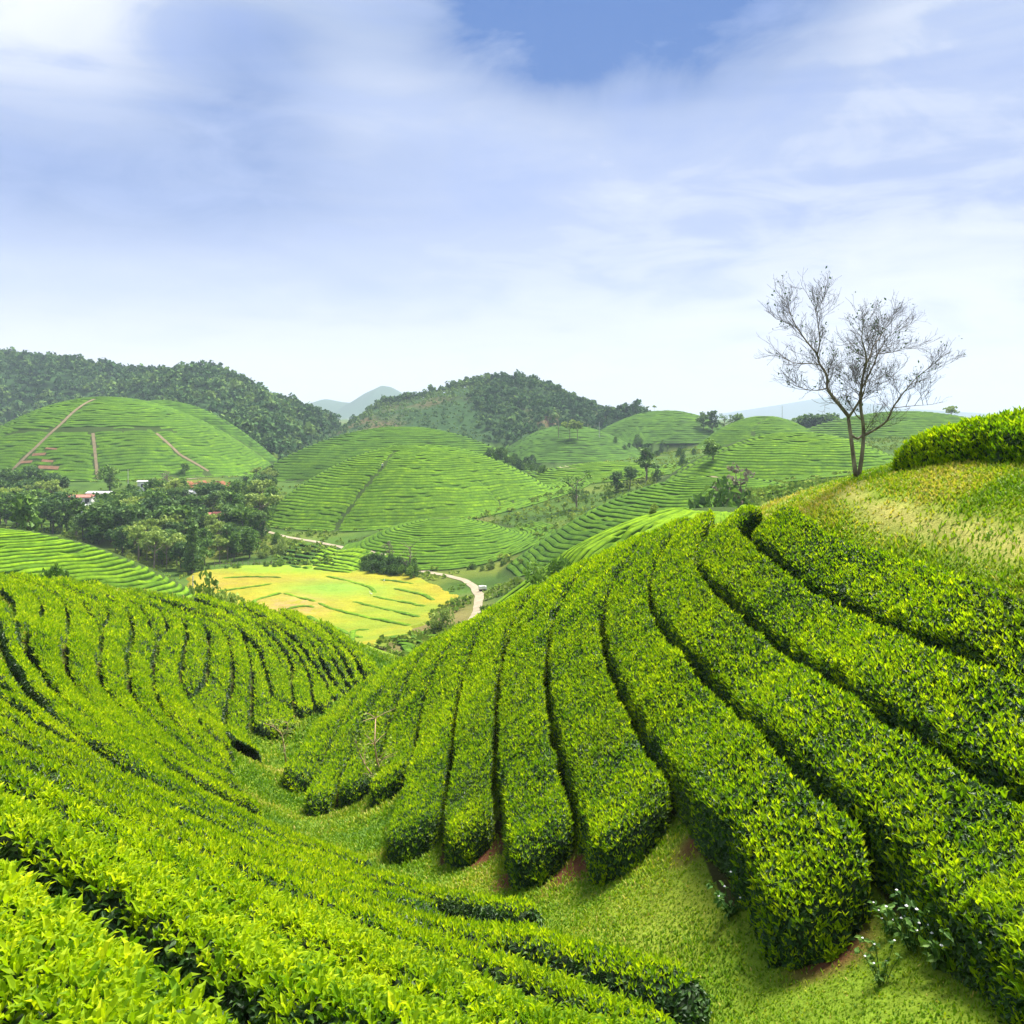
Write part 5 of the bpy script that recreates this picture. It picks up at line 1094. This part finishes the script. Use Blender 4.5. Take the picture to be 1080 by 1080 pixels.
def fence():
    A, B = at(226, 598), at(292, 597); root = empty('post_fence', tuple(A)); tag(root, 'rough post fence along the far edge of the rice field', 'fence'); n = 12
    for i in range(n):
        p = A+(B-A)*i/(n-1); z = H1(p[0], p[1]); b = MB(); b.tube([(p[0]-A[0], p[1]-A[1], z-.2-A[2]), (p[0]-A[0]+random.uniform(-.1, .1), p[1]-A[1], z+random.uniform(1.1, 1.6)-A[2])], .06, 5); b.build('post', M['bark'], root)
    pts = []
    for i in range(n): p = A+(B-A)*i/(n-1); pts.append((p[0]-A[0], p[1]-A[1], H1(p[0], p[1])+.8-A[2]))
    b = MB(); b.tube(pts, .035, 4); b.build('rail', M['bark'], root)
fence()
# ------------------------------------------------------------------ small white truck on the road, tea picker, egrets
M['white_paint'] = mat_plain('white_paint', (.74, .74, .74), (.82, .82, .82), 3, .35, spec=.5); M['rubber'] = mat_plain('tyre', (.02, .02, .02), (.04, .04, .04), 4, .8); M['rust'] = mat_plain('brown_chassis', (.10, .05, .035), (.20, .11, .08), 4, .8)
def truck():
    P = at(509, 623.5); root = empty('small_truck', tuple(P), math.radians(28)); root.scale = (.8, .8, .8); tag(root, 'small white truck parked on the dirt road by the rice', 'truck'); b = MB(); b.box((-.25, 0, .95), (1.35, .95, .75)); b.build('cargo_box', M['white_paint'], root)
    b = MB(); b.box((.72, 0, .80), (.50, .90, .80), 0, .86); c = b.build('cab', M['white_paint'], root); b = MB(); b.box((.74, 0, .98), (.49, .80, .26), 0, .9); b.build('windscreen', M['opening'], c); b = MB(); b.box((.05, 0, .42), (1.95, .7, .16)); b.build('chassis', M['rust'], root)
    for x in (-.55, .65):
        for y in (-.42, .42):
            b = MB(); b.tube([(x, y-.07, .25), (x, y+.07, .25)], .25, 12); b.build('wheel', M['rubber'], root)
truck()
M['skin'] = mat_plain('skin', (.30, .18, .12), (.38, .24, .16), 3, .6); M['shirt_blue'] = mat_plain('pale_blue_cloth', (.42, .55, .70), (.60, .70, .80), 3, .9); M['trousers'] = mat_plain('dark_cloth', (.03, .035, .05), (.06, .06, .08), 3, .9); M['hat'] = mat_plain('straw_hat', (.60, .52, .36), (.74, .66, .48), 4, .9)
def skin_mesh(name, pts, edges, rad, mat, parent):
    me = bpy.data.meshes.new(name); me.from_pydata(pts, edges, []); o = bpy.data.objects.new(name, me); COL.objects.link(o); sk = o.modifiers.new('s', 'SKIN'); o.modifiers.new('d', 'SUBSURF').levels = 1
    for i, r in enumerate(rad): me.skin_vertices[0].data[i].radius = (r, r)
    me.skin_vertices[0].data[0].use_root = True; dg = bpy.context.evaluated_depsgraph_get(); nm = bpy.data.meshes.new_from_object(o.evaluated_get(dg)); o.modifiers.clear(); o.data = nm; nm.materials.clear(); nm.materials.append(M[mat]); o.parent = parent
    for p in nm.polygons: p.use_smooth = True
    return o
def person(P, label, rz):
    root = empty('person', tuple(P), rz); tag(root, label, 'person')
    skin_mesh('body', [(0, 0, .86), (0, -.03, 1.08), (0, -.14, 1.32), (0, -.19, 1.43), (0, -.25, 1.53), (0, -.27, 1.62), (-.19, -.14, 1.33), (-.25, -.26, 1.08), (-.20, -.46, .98), (.19, -.14, 1.33), (.25, -.26, 1.08), (.20, -.46, .98), (-.10, 0, .80), (-.12, -.03, .45), (-.12, .02, .06), (-.12, -.12, .03), (.10, 0, .80), (.12, -.03, .45), (.12, .02, .06), (.12, -.12, .03)],
        [(0, 1), (1, 2), (2, 3), (3, 4), (4, 5), (2, 6), (6, 7), (7, 8), (2, 9), (9, 10), (10, 11), (0, 12), (12, 13), (13, 14), (14, 15), (0, 16), (16, 17), (17, 18), (18, 19)], [.13, .14, .16, .06, .09, .08, .07, .05, .035, .07, .05, .035, .10, .07, .05, .04, .10, .07, .05, .04], 'skin', root)
    skin_mesh('shirt', [(0, 0, .90), (0, -.03, 1.08), (0, -.14, 1.32), (-.19, -.14, 1.33), (-.25, -.26, 1.08), (.19, -.14, 1.33), (.25, -.26, 1.08)], [(0, 1), (1, 2), (2, 3), (3, 4), (2, 5), (5, 6)], [.155, .16, .175, .09, .07, .09, .07], 'shirt_blue', root)
    skin_mesh('trousers', [(0, 0, .86), (-.10, 0, .78), (-.12, -.03, .45), (-.12, .02, .12), (.10, 0, .78), (.12, -.03, .45), (.12, .02, .12)], [(0, 1), (1, 2), (2, 3), (0, 4), (4, 5), (5, 6)], [.15, .12, .09, .075, .12, .09, .075], 'trousers', root)
    b = MB(); a = np.linspace(0, 2*np.pi, 16, endpoint=False); V = np.vstack([np.c_[.25*np.cos(a), .25*np.sin(a), np.zeros(16)], [[0, 0, .17]], [[0, 0, -.0]]])+np.array([0, -.27, 1.64]); j = np.arange(16); b.add(V, t=np.vstack([np.c_[j, (j+1) % 16, np.full(16, 16)], np.c_[(j+1) % 16, j, np.full(16, 17)]])); b.build('hat', M['hat'], root)
P = at(403, 494.5); person(P, 'tea picker in pale blue shirt bending on the central hill path', .6)
def egret(u, v, label, rz):
    P = at(u, v); P[2] += .35; root = empty('egret', tuple(P), rz); tag(root, label, 'egret', 'white egrets on the rice'); skin_mesh('body', [(0, 0, .55), (.16, 0, .50), (.34, 0, .42), (-.14, 0, .66), (-.16, 0, .80), (-.10, 0, .93), (-.18, 0, .99), (-.26, 0, .98)], [(0, 1), (1, 2), (0, 3), (3, 4), (4, 5), (5, 6), (6, 7)], [.11, .09, .03, .05, .035, .03, .04, .014], 'white_paint', root)
    for y in (-.04, .04): b = MB(); b.tube([(.02, y, -.02), (.0, y, .25), (.03, y, .5)], .014, 5); b.build('leg', M['rubber'], root)
egret(391, 631, 'white egret standing at the end of a paddy bank', .3); egret(405, 617, 'white egret in the rice near the roadside bushes', 2.4)
